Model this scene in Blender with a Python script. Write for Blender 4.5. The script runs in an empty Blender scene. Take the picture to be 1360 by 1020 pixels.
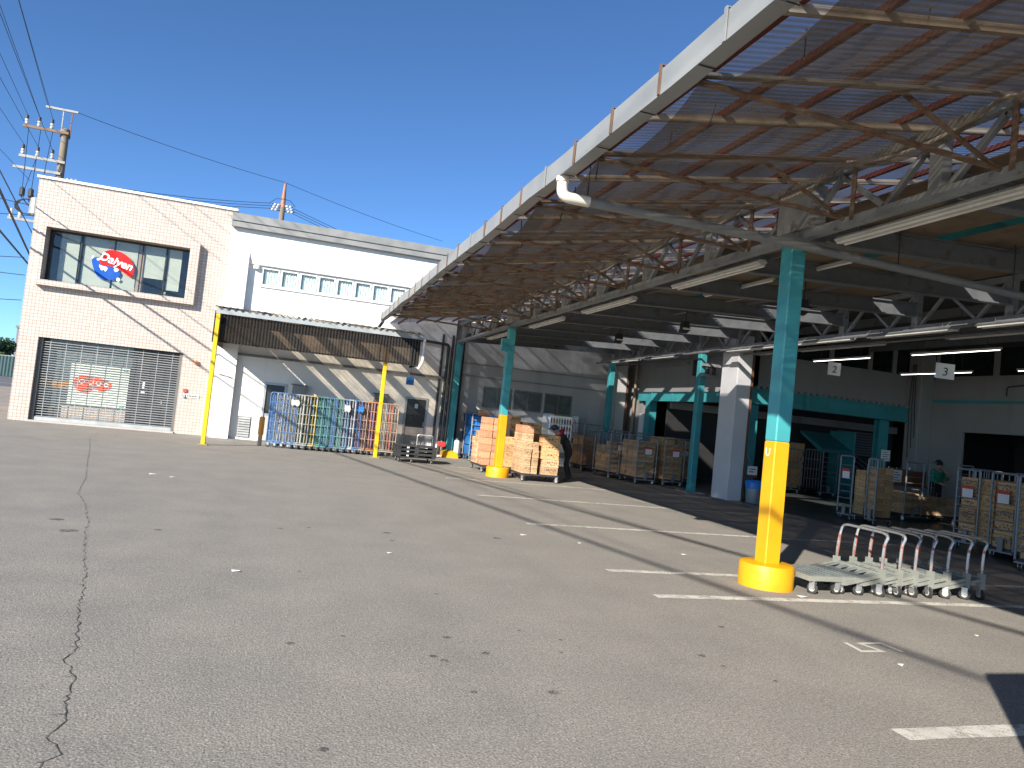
import bpy, bmesh, math, random
from mathutils import Vector, Matrix
R_ = math.radians
rnd = random.Random(7)

# ------------------------------------------------------------------ camera, sky, sun, exposure
scene = bpy.context.scene
col = scene.collection
YAW, PITCH, ROLL, FPX, CAMH = 0.29608453, 0.04530766, 0.10319124, 958.15487, 1.6
fw = Vector((math.sin(YAW)*math.cos(PITCH), math.cos(YAW)*math.cos(PITCH), math.sin(PITCH)))
r0 = Vector((math.cos(YAW), -math.sin(YAW), 0)); u0 = r0.cross(fw)
cr = math.cos(ROLL)*r0 + math.sin(ROLL)*u0
cu = -math.sin(ROLL)*r0 + math.cos(ROLL)*u0
CAM = Vector((0, 0, CAMH))
cam_d = bpy.data.cameras.new('camera'); cam = bpy.data.objects.new('camera', cam_d); col.objects.link(cam)
cam.matrix_world = Matrix(((cr.x, cu.x, -fw.x, 0), (cr.y, cu.y, -fw.y, 0), (cr.z, cu.z, -fw.z, CAMH), (0, 0, 0, 1)))
cam_d.sensor_width = 36; cam_d.lens = 36*FPX/1360; cam_d.clip_end = 3000; cam_d.clip_start = 0.05
scene.camera = cam

SUN_EL = 26.3; SUN_AZ = 180+43.8          # azimuth clockwise from +Y
world = bpy.data.worlds.new('World'); scene.world = world; world.use_nodes = True
wn = world.node_tree.nodes; wl = world.node_tree.links; wn.clear()
sky = wn.new('ShaderNodeTexSky'); sky.sky_type = 'NISHITA'; sky.sun_disc = False
sky.sun_elevation = R_(SUN_EL); sky.sun_rotation = R_(SUN_AZ); sky.altitude = 50
sky.air_density = 0.55; sky.dust_density = 0.25; sky.ozone_density = 3.0
bg = wn.new('ShaderNodeBackground'); bg.inputs['Strength'].default_value = 0.088
wo = wn.new('ShaderNodeOutputWorld'); tint = wn.new('ShaderNodeMix'); tint.data_type = 'RGBA'; tint.blend_type = 'MULTIPLY'; tint.inputs[0].default_value = 1; tint.inputs[7].default_value = (.77, 1.05, 1.22, 1); wl.new(sky.outputs[0], tint.inputs[6]); wl.new(tint.outputs[2], bg.inputs[0]); wl.new(bg.outputs[0], wo.inputs[0])
sun_d = bpy.data.lights.new('sun', 'SUN'); sun_d.energy = 5.0; sun_d.angle = R_(0.55); sun_d.color = (1, .93, .82)
sun = bpy.data.objects.new('sun', sun_d); col.objects.link(sun)
sdir = Vector((math.sin(R_(SUN_AZ))*math.cos(R_(SUN_EL)), math.cos(R_(SUN_AZ))*math.cos(R_(SUN_EL)), math.sin(R_(SUN_EL))))
sun.rotation_euler = sdir.to_track_quat('Z', 'Y').to_euler(); sun.location = sdir*60
vs = scene.view_settings; vs.view_transform = 'Standard'; vs.look = 'None'; vs.exposure = 1.0; vs.gamma = 1
scene.render.engine = 'CYCLES'
scene.cycles.transparent_max_bounces = 16; scene.cycles.max_bounces = 8

def ray(x, y): return fw*FPX + cr*(x-680) - cu*(y-510)
def PY(x, y, Y): v = ray(x, y); return CAM + v*(Y/v.y)
def PX(x, y, X): v = ray(x, y); return CAM + v*(X/v.x)
def PG(x, y, z=0): v = ray(x, y); return CAM + v*((z-CAMH)/v.z)

# ------------------------------------------------------------------ materials
MATS = {}
def newmat(name):
    m = bpy.data.materials.new(name); m.use_nodes = True; nt = m.node_tree; nt.nodes.clear()
    out = nt.nodes.new('ShaderNodeOutputMaterial'); return m, nt, out
def N(nt, t, **kw):
    n = nt.nodes.new(t)
    for k, v in kw.items():
        if k.startswith('i_'): n.inputs[k[2:].replace('_', ' ')].default_value = v
        else: setattr(n, k, v)
    return n
def mixc(nt, fac, a, b, mode='MIX'):
    n = nt.nodes.new('ShaderNodeMix'); n.data_type = 'RGBA'; n.blend_type = mode
    for s, v in ((0, fac), (6, a), (7, b)):
        if hasattr(v, 'links'): nt.links.new(v, n.inputs[s])
        else: n.inputs[s].default_value = v if s == 0 else ((*v, 1) if len(v) == 3 else v)
    return n.outputs[2]
def ramp(nt, src, a, b, lo=0., hi=1.):
    n = nt.nodes.new('ShaderNodeMapRange'); n.inputs[1].default_value = a; n.inputs[2].default_value = b
    n.inputs[3].default_value = lo; n.inputs[4].default_value = hi; nt.links.new(src, n.inputs[0]); return n.outputs[0]
def math_(nt, op, a, b=None):
    n = nt.nodes.new('ShaderNodeMath'); n.operation = op
    for i, v in enumerate((a, b)):
        if v is None: continue
        if hasattr(v, 'links'): nt.links.new(v, n.inputs[i])
        else: n.inputs[i].default_value = v
    return n.outputs[0]
def noise(nt, vec, scale, detail=5, rough=.55):
    n = nt.nodes.new('ShaderNodeTexNoise'); n.inputs['Scale'].default_value = scale
    n.inputs['Detail'].default_value = detail; n.inputs['Roughness'].default_value = rough
    nt.links.new(vec, n.inputs['Vector']); return n.outputs['Fac']
def pos(nt): return nt.nodes.new('ShaderNodeNewGeometry').outputs['Position']
def bumpn(nt, h, strength, dist=.01):
    b = nt.nodes.new('ShaderNodeBump'); b.inputs['Strength'].default_value = strength; b.inputs['Distance'].default_value = dist
    nt.links.new(h, b.inputs['Height']); return b.outputs[0]

def M(name, c, rough=.6, metal=0., var=.15, vs=3., dirt=None, dscale=1.5, damt=(.55, .75), bump=0., bs=60., rnd_v=0., streak=False, emit=0., chip=None):
    """weathered paint / metal / plaster: two noises, optional dirt colour in patches or vertical streaks"""
    if name in MATS: return MATS[name]
    m, nt, out = newmat(name)
    p = nt.nodes.new('ShaderNodeBsdfPrincipled'); nt.links.new(p.outputs[0], out.inputs[0])
    ps = pos(nt)
    n1 = noise(nt, ps, vs, 6)
    f = ramp(nt, n1, .3, .7, 1-var, 1+var*.5)
    if rnd_v:
        oi = nt.nodes.new('ShaderNodeObjectInfo'); f = math_(nt, 'MULTIPLY', f, ramp(nt, oi.outputs['Random'], 0, 1, 1-rnd_v, 1+rnd_v*.5))
    cc = nt.nodes.new('ShaderNodeVectorMath'); cc.operation = 'SCALE'; cc.inputs[0].default_value = c; nt.links.new(f, cc.inputs['Scale'])
    colr = cc.outputs[0]
    if dirt:
        v = ps
        if streak:
            mp = nt.nodes.new('ShaderNodeMapping'); mp.inputs['Scale'].default_value = (1, 1, .12); nt.links.new(ps, mp.inputs[0]); v = mp.outputs[0]
        d = ramp(nt, noise(nt, v, dscale, 7, .65), damt[0], damt[1])
        colr = mixc(nt, d, colr, dirt)
    if chip:
        ch = math_(nt, 'ADD', math_(nt, 'MULTIPLY', noise(nt, ps, 26, 5, .7), .6), math_(nt, 'MULTIPLY', noise(nt, ps, 3.1, 4), .4))
        colr = mixc(nt, ramp(nt, ch, .625, .64, 0, .85), colr, chip)
    nt.links.new(colr, p.inputs['Base Color'])
    nt.links.new(ramp(nt, n1, .3, .7, max(.05, rough-.1), min(1, rough+.12)), p.inputs['Roughness'])
    p.inputs['Metallic'].default_value = metal
    if emit:
        p.inputs['Emission Color'].default_value = (*c, 1); p.inputs['Emission Strength'].default_value = emit
    if bump: nt.links.new(bumpn(nt, noise(nt, ps, bs, 4), bump), p.inputs['Normal'])
    MATS[name] = m; return m

def asphalt():
    m, nt, out = newmat('asphalt'); p = nt.nodes.new('ShaderNodeBsdfPrincipled'); nt.links.new(p.outputs[0], out.inputs[0])
    ps = pos(nt)
    big = noise(nt, ps, .11, 5); mid = noise(nt, ps, 1.3, 6, .6); fine = noise(nt, ps, 75, 3, .7); f2 = noise(nt, ps, 24, 4, .7)
    c = mixc(nt, ramp(nt, big, .35, .65), (.215, .203, .185), (.255, .237, .211))
    c = mixc(nt, ramp(nt, mid, .35, .7), c, (.282, .26, .228))
    # streaks of old tyre tracks running along the lot
    mp = nt.nodes.new('ShaderNodeMapping'); mp.inputs['Scale'].default_value = (1.2, .1, 1); mp.inputs['Rotation'].default_value = (0, 0, .35); nt.links.new(ps, mp.inputs[0])
    st = noise(nt, mp.outputs[0], .8, 5); c = mixc(nt, ramp(nt, st, .54, .8, 0, .25), c, (.155, .147, .137))
    k = math_(nt, 'MULTIPLY', ramp(nt, fine, .3, .72, .5, 1.5), ramp(nt, f2, .3, .7, .86, 1.12))
    sc = nt.nodes.new('ShaderNodeVectorMath'); sc.operation = 'SCALE'; nt.links.new(c, sc.inputs[0]); nt.links.new(k, sc.inputs['Scale']); c = sc.outputs[0]
    # pale and dark aggregate
    vo = nt.nodes.new('ShaderNodeTexVoronoi'); vo.inputs['Scale'].default_value = 75; nt.links.new(ps, vo.inputs['Vector'])
    sep = nt.nodes.new('ShaderNodeSeparateColor'); nt.links.new(vo.outputs['Color'], sep.inputs[0])
    stone = math_(nt, 'MULTIPLY', ramp(nt, vo.outputs['Distance'], .32, .2), ramp(nt, sep.outputs[0], .84, .9))
    c = mixc(nt, math_(nt, 'MULTIPLY', stone, .75), c, (.55, .52, .48))
    ds = math_(nt, 'MULTIPLY', ramp(nt, vo.outputs['Distance'], .35, .2), ramp(nt, sep.outputs[1], .87, .92))
    c = mixc(nt, math_(nt, 'MULTIPLY', ds, .7), c, (.05, .05, .05))
    # sandy smears
    sm = nt.nodes.new('ShaderNodeMapping'); sm.inputs['Scale'].default_value = (.8, 2.6, 1); nt.links.new(ps, sm.inputs[0])
    c = mixc(nt, ramp(nt, noise(nt, sm.outputs[0], .7, 7, .7), .62, .82, 0, .4), c, (.33, .29, .21))
    nt.links.new(c, p.inputs['Base Color']); p.inputs['Roughness'].default_value = .88; p.inputs['Specular IOR Level'].default_value = .3
    h = math_(nt, 'ADD', fine, math_(nt, 'MULTIPLY', vo.outputs['Distance'], .6))
    nt.links.new(bumpn(nt, h, .5, .006), p.inputs['Normal'])
    return m

def tile_mat(name, base, joint_c, tw, th):
    m, nt, out = newmat(name); p = nt.nodes.new('ShaderNodeBsdfPrincipled'); nt.links.new(p.outputs[0], out.inputs[0])
    sp = nt.nodes.new('ShaderNodeSeparateXYZ'); ps = pos(nt); nt.links.new(ps, sp.inputs[0])
    cb = nt.nodes.new('ShaderNodeCombineXYZ'); nt.links.new(math_(nt, 'ADD', sp.outputs[0], sp.outputs[1]), cb.inputs[0]); nt.links.new(sp.outputs[2], cb.inputs[1])
    u = math_(nt, 'DIVIDE', math_(nt, 'ADD', sp.outputs[0], sp.outputs[1]), tw); v = math_(nt, 'DIVIDE', sp.outputs[2], th)
    fu = math_(nt, 'FRACT', u); fv = math_(nt, 'FRACT', v)
    du = math_(nt, 'MULTIPLY', math_(nt, 'MINIMUM', fu, math_(nt, 'SUBTRACT', 1., fu)), tw); dv = math_(nt, 'MULTIPLY', math_(nt, 'MINIMUM', fv, math_(nt, 'SUBTRACT', 1., fv)), th)
    joint = ramp(nt, math_(nt, 'MINIMUM', du, dv), .0035, .006, 1., 0.)
    cf = nt.nodes.new('ShaderNodeCombineXYZ'); nt.links.new(math_(nt, 'FLOOR', u), cf.inputs[0]); nt.links.new(math_(nt, 'FLOOR', v), cf.inputs[1])
    wnz = nt.nodes.new('ShaderNodeTexWhiteNoise'); nt.links.new(cf.outputs[0], wnz.inputs['Vector'])
    body = mixc(nt, wnz.outputs['Value'], [x*.9 for x in base], [x*1.08 for x in base])
    tilec = mixc(nt, joint, body, joint_c)
    mp = nt.nodes.new('ShaderNodeMapping'); mp.inputs['Scale'].default_value = (1, 1, .15); nt.links.new(ps, mp.inputs[0])
    c = mixc(nt, ramp(nt, noise(nt, mp.outputs[0], 1.1, 6), .5, .85, 0, .3), tilec, (.36, .32, .28))
    nt.links.new(c, p.inputs['Base Color']); nt.links.new(ramp(nt, joint, 0, 1, .4, .9), p.inputs['Roughness'])
    nt.links.new(bumpn(nt, math_(nt, 'SUBTRACT', 1., joint), .5, .005), p.inputs['Normal'])
    return m

def sheet_mat(name, c, transp, tint=(1, 1, 1), rough=.3, spotscale=2., spots=.25, translucent=.5, rib=0.):
    """thin plastic sheet: part clear, part diffuse / translucent, dirt in patches"""
    m, nt, out = newmat(name); ps = pos(nt)
    tr = N(nt, 'ShaderNodeBsdfTransparent'); tr.inputs[0].default_value = (*tint, 1)
    df = N(nt, 'ShaderNodeBsdfPrincipled'); df.inputs['Base Color'].default_value = (*c, 1); df.inputs['Roughness'].default_value = rough
    tl = N(nt, 'ShaderNodeBsdfTranslucent'); tl.inputs[0].default_value = (*c, 1)
    mx = N(nt, 'ShaderNodeMixShader'); mx.inputs[0].default_value = translucent; nt.links.new(df.outputs[0], mx.inputs[1]); nt.links.new(tl.outputs[0], mx.inputs[2])
    m2 = N(nt, 'ShaderNodeMixShader'); nt.links.new(ramp(nt, noise(nt, ps, spotscale, 6, .65), .35, .7, min(1, 1-transp-spots*.5), min(1, 1-transp+spots)), m2.inputs[0])
    if rib:   # opacity stripes painted in for the shading of the corrugation
        sp = nt.nodes.new('ShaderNodeSeparateXYZ'); nt.links.new(ps, sp.inputs[0])
        w_ = math_(nt, 'SINE', math_(nt, 'MULTIPLY', sp.outputs[1], 6.2832/rib)); old = m2.inputs[0].links[0].from_socket
        cl = nt.nodes.new('ShaderNodeClamp'); nt.links.new(math_(nt, 'ADD', old, math_(nt, 'MULTIPLY', w_, .17)), cl.inputs[0]); nt.links.new(cl.outputs[0], m2.inputs[0])
    nt.links.new(tr.outputs[0], m2.inputs[1]); nt.links.new(mx.outputs[0], m2.inputs[2]); nt.links.new(m2.outputs[0], out.inputs[0]); return m

def glass_mat(name, tint=(.7, .8, .8), transp=.75, rough=.03):
    m, nt, out = newmat(name)
    tr = N(nt, 'ShaderNodeBsdfTransparent'); tr.inputs[0].default_value = (*tint, 1)
    gl = N(nt, 'ShaderNodeBsdfGlossy'); gl.inputs['Roughness'].default_value = rough; gl.inputs[0].default_value = (.9, .95, 1, 1)
    fr = N(nt, 'ShaderNodeLayerWeight'); fr.inputs[0].default_value = .5
    mx = N(nt, 'ShaderNodeMixShader'); nt.links.new(math_(nt, 'ADD', math_(nt, 'MULTIPLY', math_(nt, 'POWER', fr.outputs[1], 4.), .7), .035), mx.inputs[0])
    nt.links.new(tr.outputs[0], mx.inputs[1]); nt.links.new(gl.outputs[0], mx.inputs[2]); nt.links.new(mx.outputs[0], out.inputs[0]); return m

def worn_paint(name, c, keep=.62, scale=9):
    m, nt, out = newmat(name); ps = pos(nt)
    tr = N(nt, 'ShaderNodeBsdfTransparent'); p = N(nt, 'ShaderNodeBsdfPrincipled'); p.inputs['Roughness'].default_value = .8
    nt.links.new(mixc(nt, ramp(nt, noise(nt, ps, 3, 6), .3, .7), c, [x*.78 for x in c]), p.inputs['Base Color'])
    a = math_(nt, 'ADD', math_(nt, 'MULTIPLY', noise(nt, ps, scale, 6, .7), .6), math_(nt, 'MULTIPLY', noise(nt, ps, 70, 3, .7), .4))
    mx = N(nt, 'ShaderNodeMixShader'); nt.links.new(ramp(nt, a, keep, keep-.16, .0, .95), mx.inputs[0])
    nt.links.new(tr.outputs[0], mx.inputs[1]); nt.links.new(p.outputs[0], mx.inputs[2]); nt.links.new(mx.outputs[0], out.inputs[0]); return m

def card_mat(name, c, ink=(.1, .06, .04), sx=7., thr=.6, tape=True):
    """cardboard with rows of small printed marks and a tape line; coordinates follow each carton"""
    m, nt, out = newmat(name); p = nt.nodes.new('ShaderNodeBsdfPrincipled'); nt.links.new(p.outputs[0], out.inputs[0])
    tc = nt.nodes.new('ShaderNodeTexCoord'); oi = nt.nodes.new('ShaderNodeObjectInfo'); ps = pos(nt)
    f = math_(nt, 'MULTIPLY', ramp(nt, oi.outputs['Random'], 0, 1, .74, 1.15), ramp(nt, noise(nt, ps, 5, 4), .3, .7, .92, 1.06))
    cc = nt.nodes.new('ShaderNodeVectorMath'); cc.operation = 'SCALE'; cc.inputs[0].default_value = c; nt.links.new(f, cc.inputs['Scale'])
    g = tc.outputs['Generated']
    sp = nt.nodes.new('ShaderNodeSeparateXYZ'); nt.links.new(g, sp.inputs[0])
    # print: noise stretched sideways, kept to two bands of the carton's height
    mp = nt.nodes.new('ShaderNodeMapping'); mp.inputs['Scale'].default_value = (sx, sx, 5.); nt.links.new(g, mp.inputs[0])
    off = nt.nodes.new('ShaderNodeVectorMath'); off.operation = 'ADD'; nt.links.new(mp.outputs[0], off.inputs[0]); nt.links.new(oi.outputs['Location'], off.inputs[1])
    n1 = noise(nt, off.outputs[0], 1.6, 2, .5)
    zb = ramp(nt, math_(nt, 'ABSOLUTE', math_(nt, 'SUBTRACT', sp.outputs[2], .55)), .34, .3)
    ink_f = math_(nt, 'MULTIPLY', ramp(nt, n1, thr, thr+.03), zb)
    c2 = mixc(nt, math_(nt, 'MULTIPLY', ink_f, .9), cc.outputs[0], ink)
    if tape:
        t = math_(nt, 'MINIMUM', math_(nt, 'ABSOLUTE', math_(nt, 'SUBTRACT', sp.outputs[0], .5)), math_(nt, 'ABSOLUTE', math_(nt, 'SUBTRACT', sp.outputs[1], .5)))
        tz = ramp(nt, sp.outputs[2], .9, .91)
        c2 = mixc(nt, math_(nt, 'MULTIPLY', math_(nt, 'MULTIPLY', ramp(nt, t, .06, .05), tz), .6), c2, [min(1, x*1.35) for x in c])
    nt.links.new(c2, p.inputs['Base Color']); p.inputs['Roughness'].default_value = .75
    return m

def emis(name, c, s):
    m, nt, out = newmat(name); e = N(nt, 'ShaderNodeEmission'); e.inputs[0].default_value = (*c, 1); e.inputs[1].default_value = s
    nt.links.new(e.outputs[0], out.inputs[0]); return m

ASPH = asphalt()
TILE = tile_mat('beige_tile', (.5, .435, .385), (.25, .2, .165), .1, .1)
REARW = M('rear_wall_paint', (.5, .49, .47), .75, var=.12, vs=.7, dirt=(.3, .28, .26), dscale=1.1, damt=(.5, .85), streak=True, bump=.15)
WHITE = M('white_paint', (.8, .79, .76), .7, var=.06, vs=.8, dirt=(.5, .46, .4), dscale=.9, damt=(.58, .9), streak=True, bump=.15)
WALLG = M('grey_wall', (.29, .288, .28), .75, var=.12, vs=.7, dirt=(.17, .16, .15), dscale=1.1, damt=(.5, .85), streak=True, bump=.15)
CREAM = M('wall_cap', (.82, .82, .8), .5, var=.08)
ZINC = M('grey_cornice', (.25, .255, .25), .55, .2, var=.2, vs=2, dirt=(.25, .23, .21), dscale=2)
TEAL = M('teal_paint', (.05, .31, .335), .42, var=.14, vs=2.2, dirt=(.06, .19, .19), dscale=3, damt=(.56, .8), bump=.08, bs=25, chip=(.2, .12, .07))
YEL = M('yellow_paint', (.66, .325, .003), .45, var=.1, vs=3, dirt=(.5, .27, .03), dscale=5, damt=(.6, .8), bump=.12, bs=30, chip=(.33, .24, .13))
YEL2 = M('lemon_paint', (.64, .43, .006), .45, var=.1, vs=3, dirt=(.5, .27, .05), dscale=6, damt=(.62, .8))
STEEL = M('grey_steel_paint', (.26, .275, .275), .55, .1, var=.25, vs=4, dirt=(.13, .1, .075), dscale=6, damt=(.56, .66), bump=.15)
STEEL2 = M('dark_steel_paint', (.17, .18, .185), .55, .1, var=.25, vs=3, dirt=(.07, .055, .045), dscale=3, damt=(.55, .75))
RUST = M('rusty_tube', (.2, .145, .1), .7, .1, var=.3, vs=8, dirt=(.13, .06, .03), dscale=9, damt=(.45, .65), bump=.2)
REDP = M('red_lead_purlin', (.17, .042, .028), .65, .05, var=.25, vs=6, dirt=(.13, .05, .03), dscale=6)
BEIGE = M('beige_channel', (.42, .38, .32), .6, .1, var=.2, vs=5, dirt=(.2, .15, .1), dscale=4)
GUTT = M('white_gutter', (.25, .26, .26), .45, var=.12, vs=1.5, dirt=(.3, .27, .23), dscale=2.4, damt=(.58, .8))
STRAP = M('brown_strap', (.17, .1, .06), .6, .1, var=.2)
PLY = M('brown_ceiling_board', (.2, .145, .095), .85, var=.25, vs=2.2, dirt=(.1, .075, .05), dscale=3, damt=(.5, .75))
PVC = M('cream_pipe', (.75, .7, .6), .35, var=.08)
GPIPE = M('grey_pipe', (.2, .21, .21), .45, var=.15)
CHROME = M('galvanised_tube', (.5, .51, .51), .35, .75, var=.2, vs=12, dirt=(.25, .2, .16), dscale=12, damt=(.55, .7))
ZTUBE = M('grey_tube_paint', (.4, .42, .43), .45, .2, var=.2, vs=10, dirt=(.2, .13, .08), dscale=14, damt=(.58, .7))
PALE = M('pale_green_grey_frame', (.24, .25, .22), .5, .1, var=.15, vs=8, dirt=(.3, .25, .2), dscale=10, damt=(.55, .7))
COPPER = M('red_brown_grip_paint', (.3, .12, .08), .55, .1, var=.3, vs=14, dirt=(.42, .36, .3), dscale=18, damt=(.6, .75))
BLACK = M('black_rubber', (.03, .03, .03), .7, var=.2)
DARKM = M('dark_metal', (.05, .05, .052), .5, .3, var=.2)
WHEELW = M('pale_wheel', (.55, .53, .48), .5, var=.2, vs=20)
BLACKP = M('black_plastic', (.035, .037, .04), .5, var=.2, vs=6)
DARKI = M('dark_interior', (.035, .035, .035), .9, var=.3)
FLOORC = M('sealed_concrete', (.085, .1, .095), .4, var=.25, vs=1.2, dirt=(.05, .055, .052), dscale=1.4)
PAPER = M('white_paper', (.78, .78, .76), .8, var=.05)
REDC = M('red_card', (.55, .07, .04), .6, var=.1)
BLUEP = M('blue_plastic', (.02, .17, .5), .4, var=.15, vs=4, rnd_v=.2)
WOODB = M('brown_board', (.22, .085, .035), .6, var=.2, vs=4)
FRAMEG = M('aluminium_frame', (.42, .44, .44), .4, .4, var=.1)
FRAMEB = M('dark_frame', (.03, .03, .028), .4, .3, var=.1)
BLIND = M('pale_blind', (.42, .43, .39), .8, var=.1)
GLASS = glass_mat('window_glass', (.93, .95, .93), .8)
DGLASS = M('dark_glass', (.018, .022, .022), .06, var=.3, vs=1.5)
ROOFS = sheet_mat('clear_corrugated_sheet', (.21, .21, .23), .22, (.9, .92, 1.), .35, 1.6, .12, .6, rib=.036)
ROOFS3 = sheet_mat('sun_strip_corrugated_sheet', (.17, .185, .25), .62, (.95, .95, 1.), .35, 1.6, .1, .6)  # clearer strip, made to let brighter sun patches onto the girders
ROOFS2 = sheet_mat('sun_dimming_corrugated_sheet', (.17, .18, .22), .07, (.8, .87, 1.), .35, 1.6, .06, .6)  # opacity raised to weaken the sun stripes on the rear wall
NETM = sheet_mat('brown_dust_net', (.15, .115, .08), .42, (.88, .76, .6), .9, 1.2, .3, .45)
CURT = sheet_mat('smoked_corrugated_sheet', (.03, .028, .026), .45, (.5, .42, .36), .35, 2.5, .25, .3)
SLATE = M('corrugated_roof_board', (.25, .235, .215), .85, var=.25, vs=3, dirt=(.14, .13, .11), dscale=5)
LINE = worn_paint('worn_line_paint', (.66, .63, .57), .64, 7)
LINE3 = worn_paint('number_paint', (.66, .63, .57), .8, 7)
LINE2 = worn_paint('faded_number_paint', (.6, .58, .53), .52, 9)
CRACKM = M('crack_dirt', (.075, .068, .06), .95, var=.2)
STAIN = worn_paint('oil_stain_film', (.115, .108, .1), .58, 20)
POLEC = M('concrete_pole_mat', (.2, .165, .125), .85, var=.15, vs=3)
PORC = M('white_porcelain', (.5, .5, .49), .25, var=.05)
CABLE = M('black_cable', (.02, .02, .022), .6, var=.1)
C_BROWN = card_mat('brown_carton', (.62, .37, .17), sx=6, thr=.55)
C_ORANGE = card_mat('orange_carton', (.5, .25, .13), ink=(.75, .6, .5), sx=5, thr=.62)
C_LIGHT = card_mat('light_carton', (.55, .36, .2), ink=(.13, .075, .045), sx=8, thr=.53)
C_REDP = card_mat('red_print_carton', (.4, .24, .12), ink=(.45, .06, .03), sx=3, thr=.58)
C_DARK = card_mat('dull_carton', (.6, .36, .17), sx=7, thr=.55)
TUBE_ON = emis('lit_tube', (1, .98, .92), 3.)
TUBE_OFF = M('unlit_white_fixture', (.55, .52, .45), .5, var=.1, dirt=(.3, .26, .2), dscale=4)
LEAF = M('far_foliage', (.05, .09, .03), .9, var=.4, vs=.6, rnd_v=.3)
BARK = M('bark', (.12, .09, .06), .9)

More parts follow.
